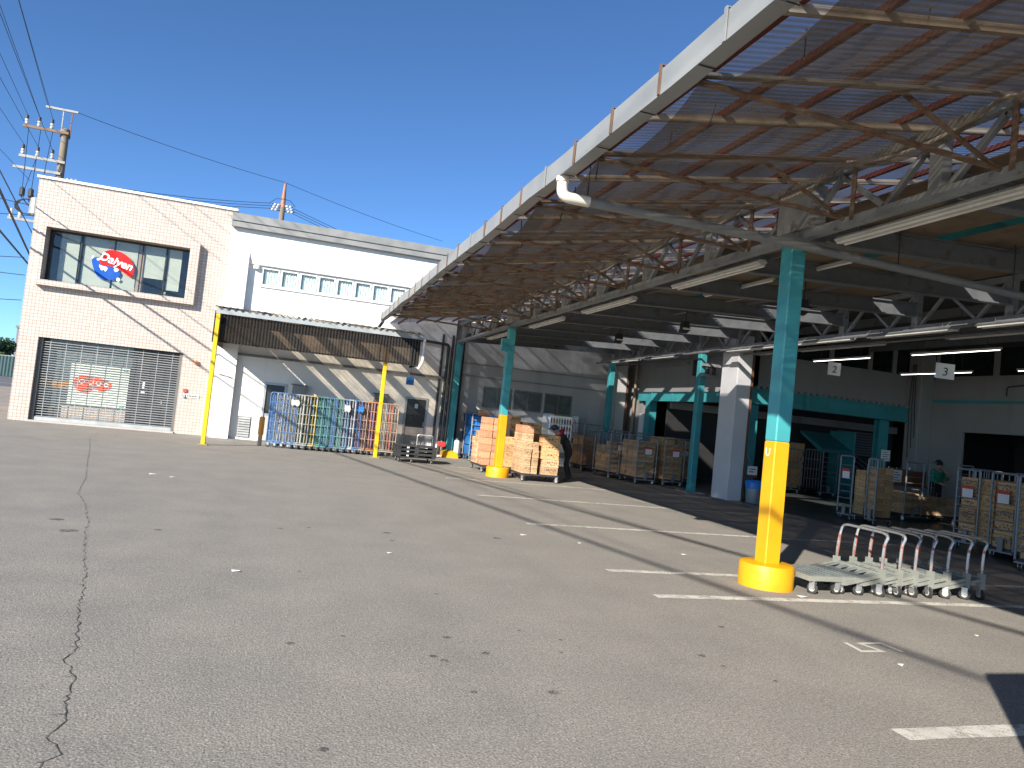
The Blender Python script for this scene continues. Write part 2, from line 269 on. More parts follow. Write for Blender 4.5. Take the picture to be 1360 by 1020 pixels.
# ------------------------------------------------------------------ mesh helpers
class MB:
    def __init__(s): s.v = []; s.f = []; s.m = []; s.cur = 0
    def quad(s, *p):
        i = len(s.v); s.v += [Vector(q) for q in p]; s.f.append(tuple(range(i, i+len(p)))); s.m.append(s.cur); return s
    def box(s, x0, x1, y0, y1, z0, z1):
        i = len(s.v)
        s.v += [Vector(q) for q in ((x0, y0, z0), (x1, y0, z0), (x1, y1, z0), (x0, y1, z0), (x0, y0, z1), (x1, y0, z1), (x1, y1, z1), (x0, y1, z1))]
        for f in ((0, 3, 2, 1), (4, 5, 6, 7), (0, 1, 5, 4), (1, 2, 6, 5), (2, 3, 7, 6), (3, 0, 4, 7)):
            s.f.append(tuple(i+k for k in f)); s.m.append(s.cur)
        return s
    def cbox(s, x0, x1, y0, y1, z0, z1, c=.01):
        """box with chamfered vertical edges and top"""
        pr = [(x0+c, y0), (x1-c, y0), (x1, y0+c), (x1, y1-c), (x1-c, y1), (x0+c, y1), (x0, y1-c), (x0, y0+c)]
        xm, ym = (x0+x1)/2, (y0+y1)/2
        def sh(k): return [(xm+(x-xm)*(1-k/max(1e-6, (x1-x0)/2)), ym+(y-ym)*(1-k/max(1e-6, (y1-y0)/2))) for x, y in pr]
        rings = [(sh(c*.6), z0), (pr, z0+c), (pr, z1-c), (sh(c*.6), z1)]
        return s.loft([[(x, y, z) for x, y in rr] for rr, z in rings], True)
    def loft(s, rings, caps=True, closed=True):
        i = len(s.v); n = len(rings[0])
        for r in rings: s.v += [Vector(q) for q in r]
        for a in range(len(rings)-1):
            for b in range(n if closed else n-1):
                c = (b+1) % n; s.f.append((i+a*n+b, i+a*n+c, i+(a+1)*n+c, i+(a+1)*n+b)); s.m.append(s.cur)
        if caps:
            s.f.append(tuple(i+n-1-k for k in range(n))); s.m.append(s.cur)
            s.f.append(tuple(i+(len(rings)-1)*n+k for k in range(n))); s.m.append(s.cur)
        return s
    def tube(s, pts, r, n=7, closed=False):
        pts = [Vector(p) for p in pts]; rings = []; up = None
        for k, p in enumerate(pts):
            a = pts[k-1] if k > 0 else None; b = pts[k+1] if k < len(pts)-1 else None
            t = ((b-p).normalized() if b is not None else Vector())+((p-a).normalized() if a is not None else Vector())
            if t.length < 1e-6: t = Vector((0, 0, 1))
            t.normalize()
            if up is None: up = Vector((0, 0, 1)) if abs(t.z) < .9 else Vector((1, 0, 0))
            x = up.cross(t)
            if x.length < 1e-5: x = Vector((0, 1, 0)).cross(t)
            x.normalize(); y = t.cross(x); up = y.copy() if abs(t.dot(up)) < .99 else up
            rr = r[k] if isinstance(r, (list, tuple)) else r
            rings.append([p+(x*math.cos(2*math.pi*j/n)+y*math.sin(2*math.pi*j/n))*rr for j in range(n)])
        return s.loft(rings, True)
    def bar(s, a, b, w, t, up=(0, 0, 1)):
        a, b = Vector(a), Vector(b); d = (b-a).normalized(); x = Vector(up).cross(d)
        if x.length < 1e-4: x = Vector((1, 0, 0))
        x.normalize(); y = d.cross(x); x *= w/2; y *= t/2
        return s.loft([[a-x-y, a+x-y, a+x+y, a-x+y], [b-x-y, b+x-y, b+x+y, b-x+y]], True)
    def cyl(s, c, r, h, n=24, r2=None, axis='z'):
        r2 = r if r2 is None else r2; c = Vector(c)
        def P(a, rr, k):
            u, v = math.cos(a)*rr, math.sin(a)*rr
            return c+Vector((u, v, k) if axis == 'z' else ((k, u, v) if axis == 'x' else (v, k, u)))
        return s.loft([[P(2*math.pi*j/n, r, 0) for j in range(n)], [P(2*math.pi*j/n, r2, h) for j in range(n)]], True)
    def lathe(s, c, prof, n=24):
        c = Vector(c)
        return s.loft([[c+Vector((math.cos(2*math.pi*j/n)*r, math.sin(2*math.pi*j/n)*r, z)) for j in range(n)] for r, z in prof], True)
    def prism(s, poly, d):
        """poly: list of 3D points (planar), extruded by vector d"""
        d = Vector(d); return s.loft([[Vector(p) for p in poly], [Vector(p)+d for p in poly]], True)
    def build(s, name, mats, parent=None, smooth=False, local=False, loc=None):
        if not isinstance(mats, (list, tuple)): mats = [mats]
        me = bpy.data.meshes.new(name); vs_ = [v.copy() for v in s.v]
        if local: org = Vector()
        elif parent is not None: org = wloc(parent)
        elif loc is not None: org = Vector(loc)
        else:
            xs = [v.x for v in vs_]; ys = [v.y for v in vs_]; zs = [v.z for v in vs_]
            org = Vector(((min(xs)+max(xs))/2, (min(ys)+max(ys))/2, min(zs)))
        me.from_pydata([v-org for v in vs_], [], s.f); me.update()
        for m in mats: me.materials.append(m)
        if any(s.m): me.polygons.foreach_set('material_index', s.m)
        bm = bmesh.new(); bm.from_mesh(me); bmesh.ops.recalc_face_normals(bm, faces=bm.faces); bm.to_mesh(me); bm.free()
        if smooth:
            me.polygons.foreach_set('use_smooth', [True]*len(me.polygons)); me.set_sharp_from_angle(angle=R_(40))
        o = bpy.data.objects.new(name, me); col.objects.link(o)
        if parent is not None: o.parent = parent
        elif not local: o.location = org
        return o
def wloc(o):
    p = Vector(o.location)
    while o.parent is not None: o = o.parent; p += Vector(o.location)
    return p
def tag(o, label=None, cat=None, group=None, kind=None):
    if label: o['label'] = label
    if cat: o['category'] = cat
    if group: o['group'] = group
    if kind: o['kind'] = kind
    return o
def thing(name, loc, label, cat, group=None, rz=0):
    o = bpy.data.objects.new(name, None); o.empty_display_size = .2; col.objects.link(o); o.location = loc; o.rotation_euler = (0, 0, rz)
    return tag(o, label, cat, group)
def copy_tree(o, parent=None):
    c = o.copy(); col.objects.link(c); c.parent = parent
    for ch in list(o.children): copy_tree(ch, c)
    return c
def rounded(pts, r, n=4):
    """round the inner corners of a polyline"""
    pts = [Vector(p) for p in pts]; out = [pts[0]]
    for k in range(1, len(pts)-1):
        p, a, b = pts[k], pts[k-1], pts[k+1]; da = (a-p); db = (b-p)
        rr = min(r, da.length*.49, db.length*.49); A = p+da.normalized()*rr; B = p+db.normalized()*rr
        for j in range(n+1):
            t = j/n; out.append(A*(1-t)**2+p*2*t*(1-t)+B*t*t)
    out.append(pts[-1]); return out
def text_mesh(name, body, size, mat, origin, xdir, ydir, parent=None, shear=0, thick=.002, space=1., bold=0.):
    cu_ = bpy.data.curves.new(name, 'FONT'); cu_.body = body; cu_.size = size; cu_.shear = shear; cu_.extrude = thick; cu_.align_x = 'CENTER'; cu_.align_y = 'CENTER'; cu_.space_character = space; cu_.resolution_u = 3; cu_.offset = bold
    t = bpy.data.objects.new(name, cu_); col.objects.link(t)
    dg = bpy.context.evaluated_depsgraph_get(); me = bpy.data.meshes.new_from_object(t.evaluated_get(dg)); bpy.data.objects.remove(t)
    me.materials.clear(); me.materials.append(mat)
    X = Vector(xdir).normalized(); Yv = Vector(ydir).normalized(); Z = X.cross(Yv)
    mt = Matrix(((X.x, Yv.x, Z.x, 0), (X.y, Yv.y, Z.y, 0), (X.z, Yv.z, Z.z, 0), (0, 0, 0, 1)))
    me.transform(mt); o = bpy.data.objects.new(name, me); col.objects.link(o)
    o.location = Vector(origin)-(wloc(parent) if parent else Vector())
    if parent: o.parent = parent
    return o
def struct(o, label=None): return tag(o, label, kind='structure')
def corr(x0, x1, y0, y1, zf, wave, amp, axis='y', seg=4, other=2):
    """corrugated sheet; ridges run along the axis other than 'axis'"""
    mb = MB(); L = (y1-y0) if axis == 'y' else (x1-x0); n = int(round(L/wave*seg)); i0 = 0
    for i in range(n+1):
        t = i/n; a = amp*math.sin(2*math.pi*i/seg)
        for j in range(other+1):
            s_ = j/other
            x, y = (x0+(x1-x0)*s_, y0+L*t) if axis == 'y' else (x0+L*t, y0+(y1-y0)*s_)
            mb.v.append(Vector((x, y, zf(x, y)+a)))
    w = other+1
    for i in range(n):
        for j in range(other): mb.f.append((i*w+j, i*w+j+1, (i+1)*w+j+1, (i+1)*w+j)); mb.m.append(0)
    return mb
# ------------------------------------------------------------------ ground, paint, crack, stains
struct(MB().quad((-600, -600, 0), (600, -600, 0), (600, 900, 0), (-600, 900, 0)).build('asphalt_ground', ASPH, loc=(0, 0, 0)))
lines = [(3.36, 3.58, 11., .15), (6.36, 3.62, 11., .13), (7.43, 3.6, 11.0, .12), (10.5, 3.66, 11.2, .12), (13.78, 3.72, 11.2, .12), (16.85, 3.74, 11., .12), (18.75, 4.4, 8.5, .1), (20.3, 4.6, 9, .1)]
for y, xa, xb, w in lines:
    mb = MB(); n = 40
    for k in range(n):
        a, b = xa+(xb-xa)*k/n, xa+(xb-xa)*(k+1)/n
        j = [rnd.uniform(-.006, .006) for _ in range(2)]
        mb.quad((a, y-w/2+j[0], .004), (b, y-w/2+j[0], .004), (b, y+w/2+j[1], .004), (a, y+w/2+j[1], .004))
    struct(mb.build('painted_line', LINE, loc=(0, 0, 0)))
def polyline(pts, w, z, name, mat):
    mb = MB()
    for a, b in zip(pts[:-1], pts[1:]):
        a, b = Vector((*a, z)), Vector((*b, z)); d = (b-a).normalized(); p = Vector((-d.y, d.x, 0))*w/2; e = d*w*.5
        mb.quad(a-p-e, b-p+e, b+p+e, a+p-e); z += .0004
    return mb.build(name, mat, loc=(0, 0, 0))
struct(polyline([(4.67, 4.98), (4.64, 4.78), (4.85, 4.78), (4.8, 4.97), (5.03, 4.99), (5.04, 4.78)], .04, .004, 'painted_number', LINE3))
def digit(strokes, cy, s=.39):
    for st in strokes:   # digit up = -X, right = +Y
        struct(polyline([(4.85+(.5-v)*s, cy+(u-.25)*s) for u, v in st], .04, .004, 'painted_number', LINE2))
digit([[(.4, 0), (.4, 1), (0, .35), (.55, .35)]], 8.95)
digit([[(0, .95), (.5, 1), (.2, .6), (.5, .35), (.4, .05), (0, .05)]], 12.1)
digit([[(0, .8), (.25, 1), (.5, .8), (0, 0), (.5, 0)]], 15.3)
# crack, a jagged recessed-looking seam of dark open joint
ck = [(-.79, 3.2), (-.79, 3.37), (-.75, 3.46), (-.83, 3.62), (-.82, 3.79), (-.89, 4.15), (-.89, 4.27), (-.97, 4.49), (-1.02, 4.55), (-1.02, 4.79), (-1.13, 5.3), (-1.22, 5.64), (-1.27, 5.98), (-1.42, 6.66), (-1.54, 7.13), (-1.82, 8.32), (-1.89, 8.74), (-2.26, 10.12), (-2.52, 10.87), (-2.81, 12.47), (-3.3, 14.6), (-3.85, 17.09), (-4.2, 18.6), (-4.55, 20.04), (-4.8, 22)]
pts = []
for (a, b) in zip(ck[:-1], ck[1:]):
    n = max(3, int((Vector(b)-Vector(a)).length/.035))
    for k in range(n):
        t = k/n; x = a[0]+(b[0]-a[0])*t; y = a[1]+(b[1]-a[1])*t; pts.append((x+rnd.uniform(-1, 1)*.014, y))
mb = MB()
for k in range(len(pts)-1):
    (xa, ya), (xb, yb) = pts[k], pts[k+1]
    def wd(y, k): return (.0045 if y < 11 else .005)*(.35+.9*abs(math.sin(k*.37)+.6*math.sin(k*1.13)))*.55
    wa, wb_ = wd(ya, k), wd(yb, k+1)
    if math.sin(k*.11)+math.sin(k*.043+1) > 1.8 and ya > 5: continue
    mb.quad((xa-wa, ya, .003), (xa+wa, ya, .003), (xb+wb_, yb, .003), (xb-wb_, yb, .003))
    if k % 13 == 5:   # side branches
        s_ = rnd.choice((-1, 1)); L = rnd.uniform(.03, .1)
        mb.quad((xa, ya, .0034), (xa, ya+.006, .0034), (xa+s_*L, ya+rnd.uniform(-.02, .05), .0034))
struct(mb.build('pavement_crack', CRACKM, loc=(0, 0, 0)))
for (px, py, r) in [(385, 855, .05), (594, 847, .06), (575, 872, .05), (590, 878, .05), (932, 871, .05), (960, 885, .03), (735, 920, .055), (628, 920, .04), (429, 996, .04), (455, 845, .03), (520, 718, .06), (514, 708, .09), (372, 702, .06), (410, 701, .05), (660, 715, .1), (210, 704, .07), (90, 705, .14), (75, 690, .12), (397, 759, .03), (580, 789, .03), (745, 850, .03), (690, 838, .03), (745, 867, .025), (958, 833, .05), (1030, 905, .03), (645, 868, .05)]:
    r *= .72; c = PG(px, py); n = 14; ph = rnd.random()*6
    poly = [(c.x+r*.85*(1+.12*math.sin(3*a+ph))*math.cos(a)*rnd.uniform(.92, 1.05), c.y+r*.75*(1+.1*math.sin(2*a+ph))*math.sin(a), .0035) for a in [2*math.pi*k/n for k in range(n)]]
    struct(MB().quad(*poly).build('oil_stain', STAIN, loc=(0, 0, 0)))
for i, (px, py, w, a) in enumerate([(313, 759, .05, .2), (517, 735, .035, .5), (203, 630, .08, .1), (229, 634, .06, .9), (908, 737, .05, .3), (695, 711, .06, .1), (1065, 793, .07, .2), (1196, 884, .04, .6), (1297, 845, .03, .4), (770, 600+122/1, .03, .1)]):
    w *= .7; c = PG(px, py); d = Vector((math.cos(a), math.sin(a), 0))*w; e = Vector((-math.sin(a), math.cos(a), 0))*w*.6
    mb = MB(); z = Vector((0, 0, .005)); mb.loft([[c-d-e+z, c+d-e+z*2, c+d+e+z, c-d+e+z*2.5], [c-d-e+z*1.3, c+d-e+z*2.3, c+d+e+z*1.3, c-d+e+z*2.8]])
    tag(mb.build('paper_scrap', PAPER), 'tiny white scrap of paper lying on the grey asphalt', 'litter', 'paper scraps on the asphalt')

# ------------------------------------------------------------------ far left: road, verge, hoarding, trees
VERGE = M('dusty_verge', (.3, .25, .2), .95, var=.25, vs=.5)
ROADM = M('road_asphalt', (.12, .12, .125), .9, var=.15, vs=.4)
struct(MB().quad((-60, 27, .004), (-7.9, 27, .004), (-12, 60, .004), (-70, 60, .004)).build('dirt_verge', VERGE, loc=(0, 0, 0)))
struct(MB().quad((-90, 62, .008), (-8, 62, .008), (-8, 110, .008), (-110, 110, .008)).build('road', ROADM, loc=(0, 0, 0)))
struct(MB().quad((-90, 66, .012), (-8, 74, .012), (-8, 74.6, .012), (-90, 66.6, .012)).build('road_line', LINE, loc=(0, 0, 0)))
hb = thing('site_hoarding', (-34, 112, 0), 'dark teal corrugated hoarding across the road beyond the tiled building', 'fence')
HOARD = M('hoarding_teal', (.025, .065, .072), .6, var=.2, vs=.8)
for k in range(14):
    x = -62+k*4
    cs = corr(x, x+3.95, 0, 1, lambda a, b: 0, .4, .04, axis='x', seg=4, other=1)
    mb = MB()
    mb.v = [Vector((v.x, 112+v.z, .05 if v.y < .5 else 2.75)) for v in cs.v]; mb.f = cs.f; mb.m = cs.m
    mb.build('panel', HOARD, hb)
    MB().box(x-.05, x+.02, 112.05, 112.15, 0, 2.7).build('post', DARKM, hb)
def leaf_tree(x, y, h, rad, label, seed):
    rg = random.Random(seed); t = thing('tree', (x, y, 0), label, 'tree')
    mb = MB(); mb.tube([(x, y, 0), (x+.1, y, h*.35), (x, y+.1, h*.7)], [.28, .2, .08], 7)
    for k in range(6):
        a = rg.random()*6.3; z = h*rg.uniform(.35, .6); mb.tube([(x, y, z), (x+math.cos(a)*rad*.6, y+math.sin(a)*rad*.6, z+h*.2)], [.1, .03], 5)
    mb.build('trunk', BARK, t); cr_ = MB()
    blobs = [(x+rg.uniform(-1, 1)*rad*.7, y+rg.uniform(-1, 1)*rad*.7, h*rg.uniform(.45, .9), rad*rg.uniform(.3, .5)) for _ in range(14)]
    for bx, by, bz, br in blobs:
        for _ in range(170):
            d = Vector((rg.gauss(0, 1), rg.gauss(0, 1), rg.gauss(0, 1))).normalized()*br*rg.uniform(.6, 1.05); c = Vector((bx, by, bz))+d
            s_ = rg.uniform(.15, .35); u = Vector((rg.gauss(0, 1), rg.gauss(0, 1), rg.gauss(0, 1))).normalized(); w = u.cross(d).normalized() if u.cross(d).length > .01 else Vector((1, 0, 0))
            cr_.quad(c-u*s_, c+w*s_*.6, c+u*s_, c-w*s_*.6)
    cr_.build('crown', LEAF, t)
leaf_tree(-46, 135, 5.6, 3.0, 'round green tree standing behind the teal hoarding', 3)
leaf_tree(-50.5, 137, 4.6, 3, 'lower green tree at the end of the teal hoarding', 5)
fx = PY(21, 450, 150).x
fb = thing('far_block', (fx+5, 150, 0), 'distant grey building block rising behind the teal hoarding', 'building')
CONC = M('far_concrete', (.2, .195, .2), .9, var=.1)
MB().box(fx, fx+11, 150, 162, 0, 8.4).build('wall', CONC, fb)
for k in range(2):
    for j in range(4): MB().box(fx+.8+j*2.6, fx+2.3+j*2.6, 149.9, 150.05, 2.4+k*3, 3.9+k*3).build('window', DGLASS, fb)
MB().box(fx-.2, fx+11.2, 149.8, 162.2, 8.4, 8.8).build('roof', CONC, fb)
struct(MB().loft([[(-80, 116, 0), (-20, 116, 0), (-20, 122, 2.9), (-80, 122, 3.1)], [(-80, 130, 0), (-20, 130, 0), (-20, 130, 2.9), (-80, 130, 3.1)]]).build('earth_bank', VERGE, loc=(0, 0, 0)))

# ------------------------------------------------------------------ tiled building
tb = thing('tiled_building', (-5.06, 24.7, 0), 'two storey beige tiled building with wide window and closed grille shutter', 'building')
X0, X1, YF, YB_, HT = -7.82, -2.27, 24.7, 31, 7.26
ox0, ox1, oz1 = -7.3, -3.32, 2.53; wx0, wx1, wz0, wz1 = -7.4, -3.45, 4.22, 5.8
w = MB(); T = .3
w.box(X0, ox0, YF, YF+T, 0, oz1); w.box(ox1, X1, YF, YF+T, 0, oz1)
w.box(X0, X1, YF, YF+T, oz1, wz0); w.box(X0, wx0, YF, YF+T, wz0, wz1); w.box(wx1, X1, YF, YF+T, wz0, wz1); w.box(X0, X1, YF, YF+T, wz1, HT)
w.box(X0, X0+T, YF+T, YB_, 0, HT); w.box(X1-T, X1, YF+T, YB_, 0, HT); w.box(X0+T, X1-T, YB_-T, YB_, 0, HT)
w.build('wall', TILE, tb)
MB().box(X0+T, X1-T, YF+T, YB_-T, HT-.4, HT-.2).build('roof', ZINC, tb)
MB().box(X0-.05, X1+.05, YF-.06, YF+T+.04, HT, HT+.07).box(X0-.05, X0+T, YF+T+.04, YB_, HT, HT+.07).box(X1-T, X1+.05, YF+T+.04, YB_, HT, HT+.07).build('parapet_cap', CREAM, tb)
# window with projecting tiled surround
sx0, sx1, sz0, sz1, pj = -7.55, -3.18, 4.06, 6.0, .24
s_ = MB(); s_.box(sx0, sx1, YF-pj, YF-.002, sz0, wz0); s_.box(sx0, sx1, YF-pj, YF-.002, wz1, sz1); s_.box(sx0, wx0, YF-pj, YF-.002, wz0, wz1); s_.box(wx1, sx1, YF-pj, YF-.002, wz0, wz1)
win = s_.build('window_surround', TILE, tb)
MB().box(wx0, wx1, YF+.16, YF+.2, wz0, wz0+.05).box(wx0, wx1, YF+.16, YF+.2, wz1-.05, wz1).box(wx0, wx0+.05, YF+.16, YF+.2, wz0+.05, wz1-.05).box(wx1-.05, wx1, YF+.16, YF+.2, wz0+.05, wz1-.05).build('window_frame', FRAMEB, tb)
mull = [wx0+.05, -6.53, -4.84, -4.16, wx1-.05]
for k in range(4):
    MB().box(mull[k]+.015, mull[k+1]-.015, YF+.172, YF+.18, wz0+.05, wz1-.05).build('pane', GLASS, tb)
    if k < 3: MB().box(mull[k+1]-.015, mull[k+1]+.015, YF+.155, YF+.205, wz0+.05, wz1-.05).build('mullion', FRAMEB, tb)
# room behind the window: pale roller blinds, a grey column, a back wall
MB().box(X0+T, X1-T, YF+1.6, YF+1.7, 3.6, 6.6).build('room_wall', BLIND, tb)
MB().box(X0+T, X1-T, YF+T, YF+1.6, 3.5, 3.6).build('room_floor', DARKI, tb)
for (a, b, z) in [(-7.1, -6.6, 4.2), (-6.48, -5.66, 4.2), (-5.6, -4.98, 4.2), (-4.78, -4.2, 4.75), (-4.1, -3.72, 4.45)]:
    MB().box(a, b, YF+.235, YF+.245, z, wz1+.1).build('roller_blind', BLIND, tb)
MB().box(-4.97, -4.76, YF+.26, YF+.5, 3.6, wz1+.2).build('room_pillar', M('room_pillar_brown', (.32, .24, .19), .7), tb)
# emblem on the glass: red cap-shaped field with lettering over a blue disc
RED = M('emblem_red', (.5, .006, .008), .85, var=.03); BLU = M('emblem_blue', (.0, .07, .36), .85, var=.03); WHT = M('emblem_white', (.9, .9, .9), .4, var=.02)
def zpt(a, b, Y=YF+.16): return PY(100+a/13.6, 320+b/13.6, Y)
def smoothloop(ps, n=5):
    out = []; L = len(ps)
    for i in range(L):
        p0, p1, p2, p3 = (Vector(ps[(i+k-1) % L]) for k in range(4))
        for k in range(n):
            t = k/n; out.append(.5*((2*p1)+(p2-p0)*t+(2*p0-5*p1+4*p2-p3)*t*t+(3*p1-p0-3*p2+p3)*t**3))
    return out
def decal(ps, Y, mat, name, par, d=.004, n=5):
    loop = smoothloop([(a, b) for a, b in ps], n)
    return MB().prism([zpt(a, b, Y) for a, b in loop], (0, d, 0)).build(name, mat, par)
em = decal([(300, 330), (380, 290), (440, 300), (640, 450), (800, 560), (790, 640), (700, 700), (640, 705), (520, 700), (400, 640), (330, 500)], YF+.165, BLU, 'emblem', tb)
decal([(435, 330), (470, 240), (560, 180), (680, 165), (840, 210), (980, 310), (1050, 430), (1062, 540), (1020, 650), (940, 620), (800, 520), (690, 470), (600, 455), (500, 445), (450, 400)], YF+.158, RED, 'emblem_field', em)
for ps in ([(430, 430), (480, 450), (560, 470), (580, 500), (545, 550), (510, 520), (465, 525)], [(700, 505), (750, 495), (780, 525), (740, 560), (705, 540)], [(300, 290), (330, 260), (335, 280), (310, 320)], [(390, 320), (410, 305), (435, 325), (425, 350), (395, 345)], [(740, 690), (770, 665), (805, 690), (790, 720), (755, 725)]):
    decal(ps, YF+.156, WHT, 'emblem_spot', em)
a_, b_ = zpt(490, 280, YF+.154), zpt(990, 470, YF+.154); dx = (b_-a_).normalized(); mid = (a_+b_)/2+Vector((0, 0, .0))
text_mesh('emblem_lettering', 'Daiyen', .34, WHT, (mid.x, YF+.153, mid.z), dx, Vector((-dx.z, 0, dx.x)), em, shear=.15, thick=.002, bold=.008)
# shop front behind the grille
RC = YF+.42
MB().box(ox0, ox1, RC+.02, RC+.08, .42, oz1).build('shop_glass', M('shop_glass', (.15, .19, .2), .12, var=.1), tb)
MB().box(-6.45, -4.82, RC-.012, RC+.015, .58, 1.9).build('pale_panel', M('pale_green_panel', (.55, .62, .54), .5, var=.05), tb)
MB().box(-6.56, -4.8, RC-.05, RC+.018, .0, .52).build('low_wall', TILE, tb)
MB().box(ox0, -6.57, RC-.02, RC+.016, .0, .45).build('kick_panel', DARKM, tb)
MB().box(-4.78, ox1, RC-.03, RC+.018, .0, oz1).build('entrance_door', M('entrance_dark', (.03, .03, .036), .3, var=.2), tb)
MB().box(-7.15, -6.46, RC-.008, RC+.017, 1.08, 1.28).build('orange_band', M('orange_band', (.4, .18, .04), .5, var=.3, vs=9), tb)
ORG = M('orange_vinyl', (.6, .06, .015), .8, var=.1)
lg = MB().prism([Vector((x, RC-.014, z)) for x, z in [(-6.33, 1.36), (-6.2, 1.48), (-6.0, 1.5), (-5.6, 1.47), (-5.4, 1.42), (-5.27, 1.3), (-5.3, 1.18), (-5.45, 1.08), (-5.62, 1.08), (-5.74, 1.16), (-5.85, 1.02), (-6.03, .98), (-6.2, 1.03), (-6.3, 1.15)]], (0, -.004, 0)).build('orange_sign', ORG, tb)
for (x, z, r1) in [(-6.1, 1.32, .075), (-5.86, 1.31, .07), (-5.64, 1.3, .07), (-5.43, 1.28, .06)]:
    MB().tube([(x+r1*math.cos(a), RC-.022, z+r1*.8*math.sin(a)) for a in [k*.7 for k in range(9)]], .014, 5).build('sign_letter', PAPER, lg)
GREEN = M('green_sticker', (.05, .35, .22), .6)
MB().box(-5.0, -4.87, RC-.018, RC-.013, 1.72, 1.8).build('sticker', GREEN, tb)
MB().box(-5.0, -4.87, RC-.018, RC-.013, .62, .68).build('sticker', GREEN, tb)
MB().box(-4.42, -4.36, RC-.037, RC-.031, 1.3, 1.5).build('notice', PAPER, tb); MB().box(-4.44, -4.34, RC-.037, RC-.031, 1.12, 1.2).build('notice', PAPER, tb); MB().box(-3.86, -3.8, RC-.06, RC-.031, .86, .96).build('door_lock', FRAMEG, tb)
# grille shutter: slats, guide rails, bottom bar, links
sl = None; nz = 31
for k in range(nz):
    z = .17+k*(oz1-.22)/nz
    if sl is None: sl = MB().loft([[(x, YF+.16, z-.014), (x, YF+.145, z), (x, YF+.16, z+.014), (x, YF+.172, z)] for x in (ox0+.1, ox1-.1)]).build('slat', FRAMEG, tb); z_0 = z
    else: c = sl.copy(); col.objects.link(c); c.location.z += z-z_0
lk = None
for k in range(9):
    x = ox0+.3+k*(ox1-ox0-.6)/8
    if lk is None: lk = MB().box(x-.006, x+.006, YF+.15, YF+.168, .16, oz1-.05).build('shutter_link', FRAMEG, tb); x_0 = x
    else: c = lk.copy(); col.objects.link(c); c.location.x += x-x_0
for x in (ox0+.05, ox1-.05): MB().box(x-.05, x+.05, YF+.1, YF+.22, 0, oz1).build('guide_rail', M('dark_jamb', (.13, .125, .115), .5), tb)
MB().box(ox0+.1, ox1-.1, YF+.13, YF+.19, .04, .15).build('bottom_bar', FRAMEG, tb)
MB().box(ox0, ox1, YF-.1, YF+.1, .002, .05).build('threshold', M('threshold_stone', (.42, .38, .35), .7), tb)
MB().lathe((-2.9, YF-.07, 2.28), [(.01, -.07), (.05, -.05), (.06, 0), (.05, .05), (.01, .07)], 12).build('alarm_lamp', M('orange_lens', (.75, .2, .03), .3), tb, smooth=True)
MB().box(-3.18, -3.08, YF-.06, YF-.002, 1.32, 1.42).build('red_box', REDC, tb)
MB().box(-3.18, -3.1, YF-.06, YF-.002, 1.15, 1.24).build('letter_slot', FRAMEG, tb)
np_ = MB().box(-3.08, -2.7, YF-.03, YF-.002, 1.16, 1.26).build('name_plate', PAPER, tb)
for k in range(7): MB().box(-3.05+k*.045, -3.02+k*.045, YF-.034, YF-.0305, 1.185, 1.235).build('lettering', CABLE, np_)

# ------------------------------------------------------------------ white building
wb = thing('white_building', (2, 24.3, 0), 'white painted building with a strip of square windows beside the tiled building', 'building')
WY = 24.58; WY2 = 25.2; WT = 6.85; WX1 = 13.0
MB().box(-2.265, -1.7, 24.35, 33, 0, WT).build('end_pier', WHITE, wb)
mb = MB(); d1 = (-.8, -.1); d2 = (3.77, 4.57); wz_0, wz_1 = 5.03, 5.52
# main wall with door and window openings cut out
def wall_with_holes(x0, x1, z0, z1, y0, y1, holes):
    xs = sorted({x0, x1, *[h[0] for h in holes], *[h[1] for h in holes]}); zs = sorted({z0, z1, *[h[2] for h in holes], *[h[3] for h in holes]}); m_ = MB()
    for a, b in zip(xs[:-1], xs[1:]):
        st = None
        for c, d in zip(zs[:-1], zs[1:]):
            hole = any(a >= h[0]-1e-6 and b <= h[1]+1e-6 and c >= h[2]-1e-6 and d <= h[3]+1e-6 for h in holes)
            if hole:
                if st is not None: m_.box(a, b, y0, y1, st, c); st = None
            elif st is None: st = c
        if st is not None: m_.box(a, b, y0, y1, st, z1)
    return m_
wins = [(-1.23+.59*k, -1.23+.59*k+.45, wz_0, wz_1) for k in range(9)]
fw_ = [(6.63, 7.72, 1.85, 2.6), (7.8, 8.9, 1.85, 2.6), (9.0, 10.1, 1.85, 2.6)]
wall_with_holes(-1.7, 5.3, 0, WT, WY, WY+.25, [(d1[0], d1[1], 0, 1.9), (d2[0], d2[1], 0, 1.93)]+wins).build('wall', WHITE, wb)
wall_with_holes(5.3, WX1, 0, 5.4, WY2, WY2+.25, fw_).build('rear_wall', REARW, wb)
MB().box(-1.7, WX1, WY+2.5, 33, 0, WT-.1).build('inner_block', DARKI, wb)
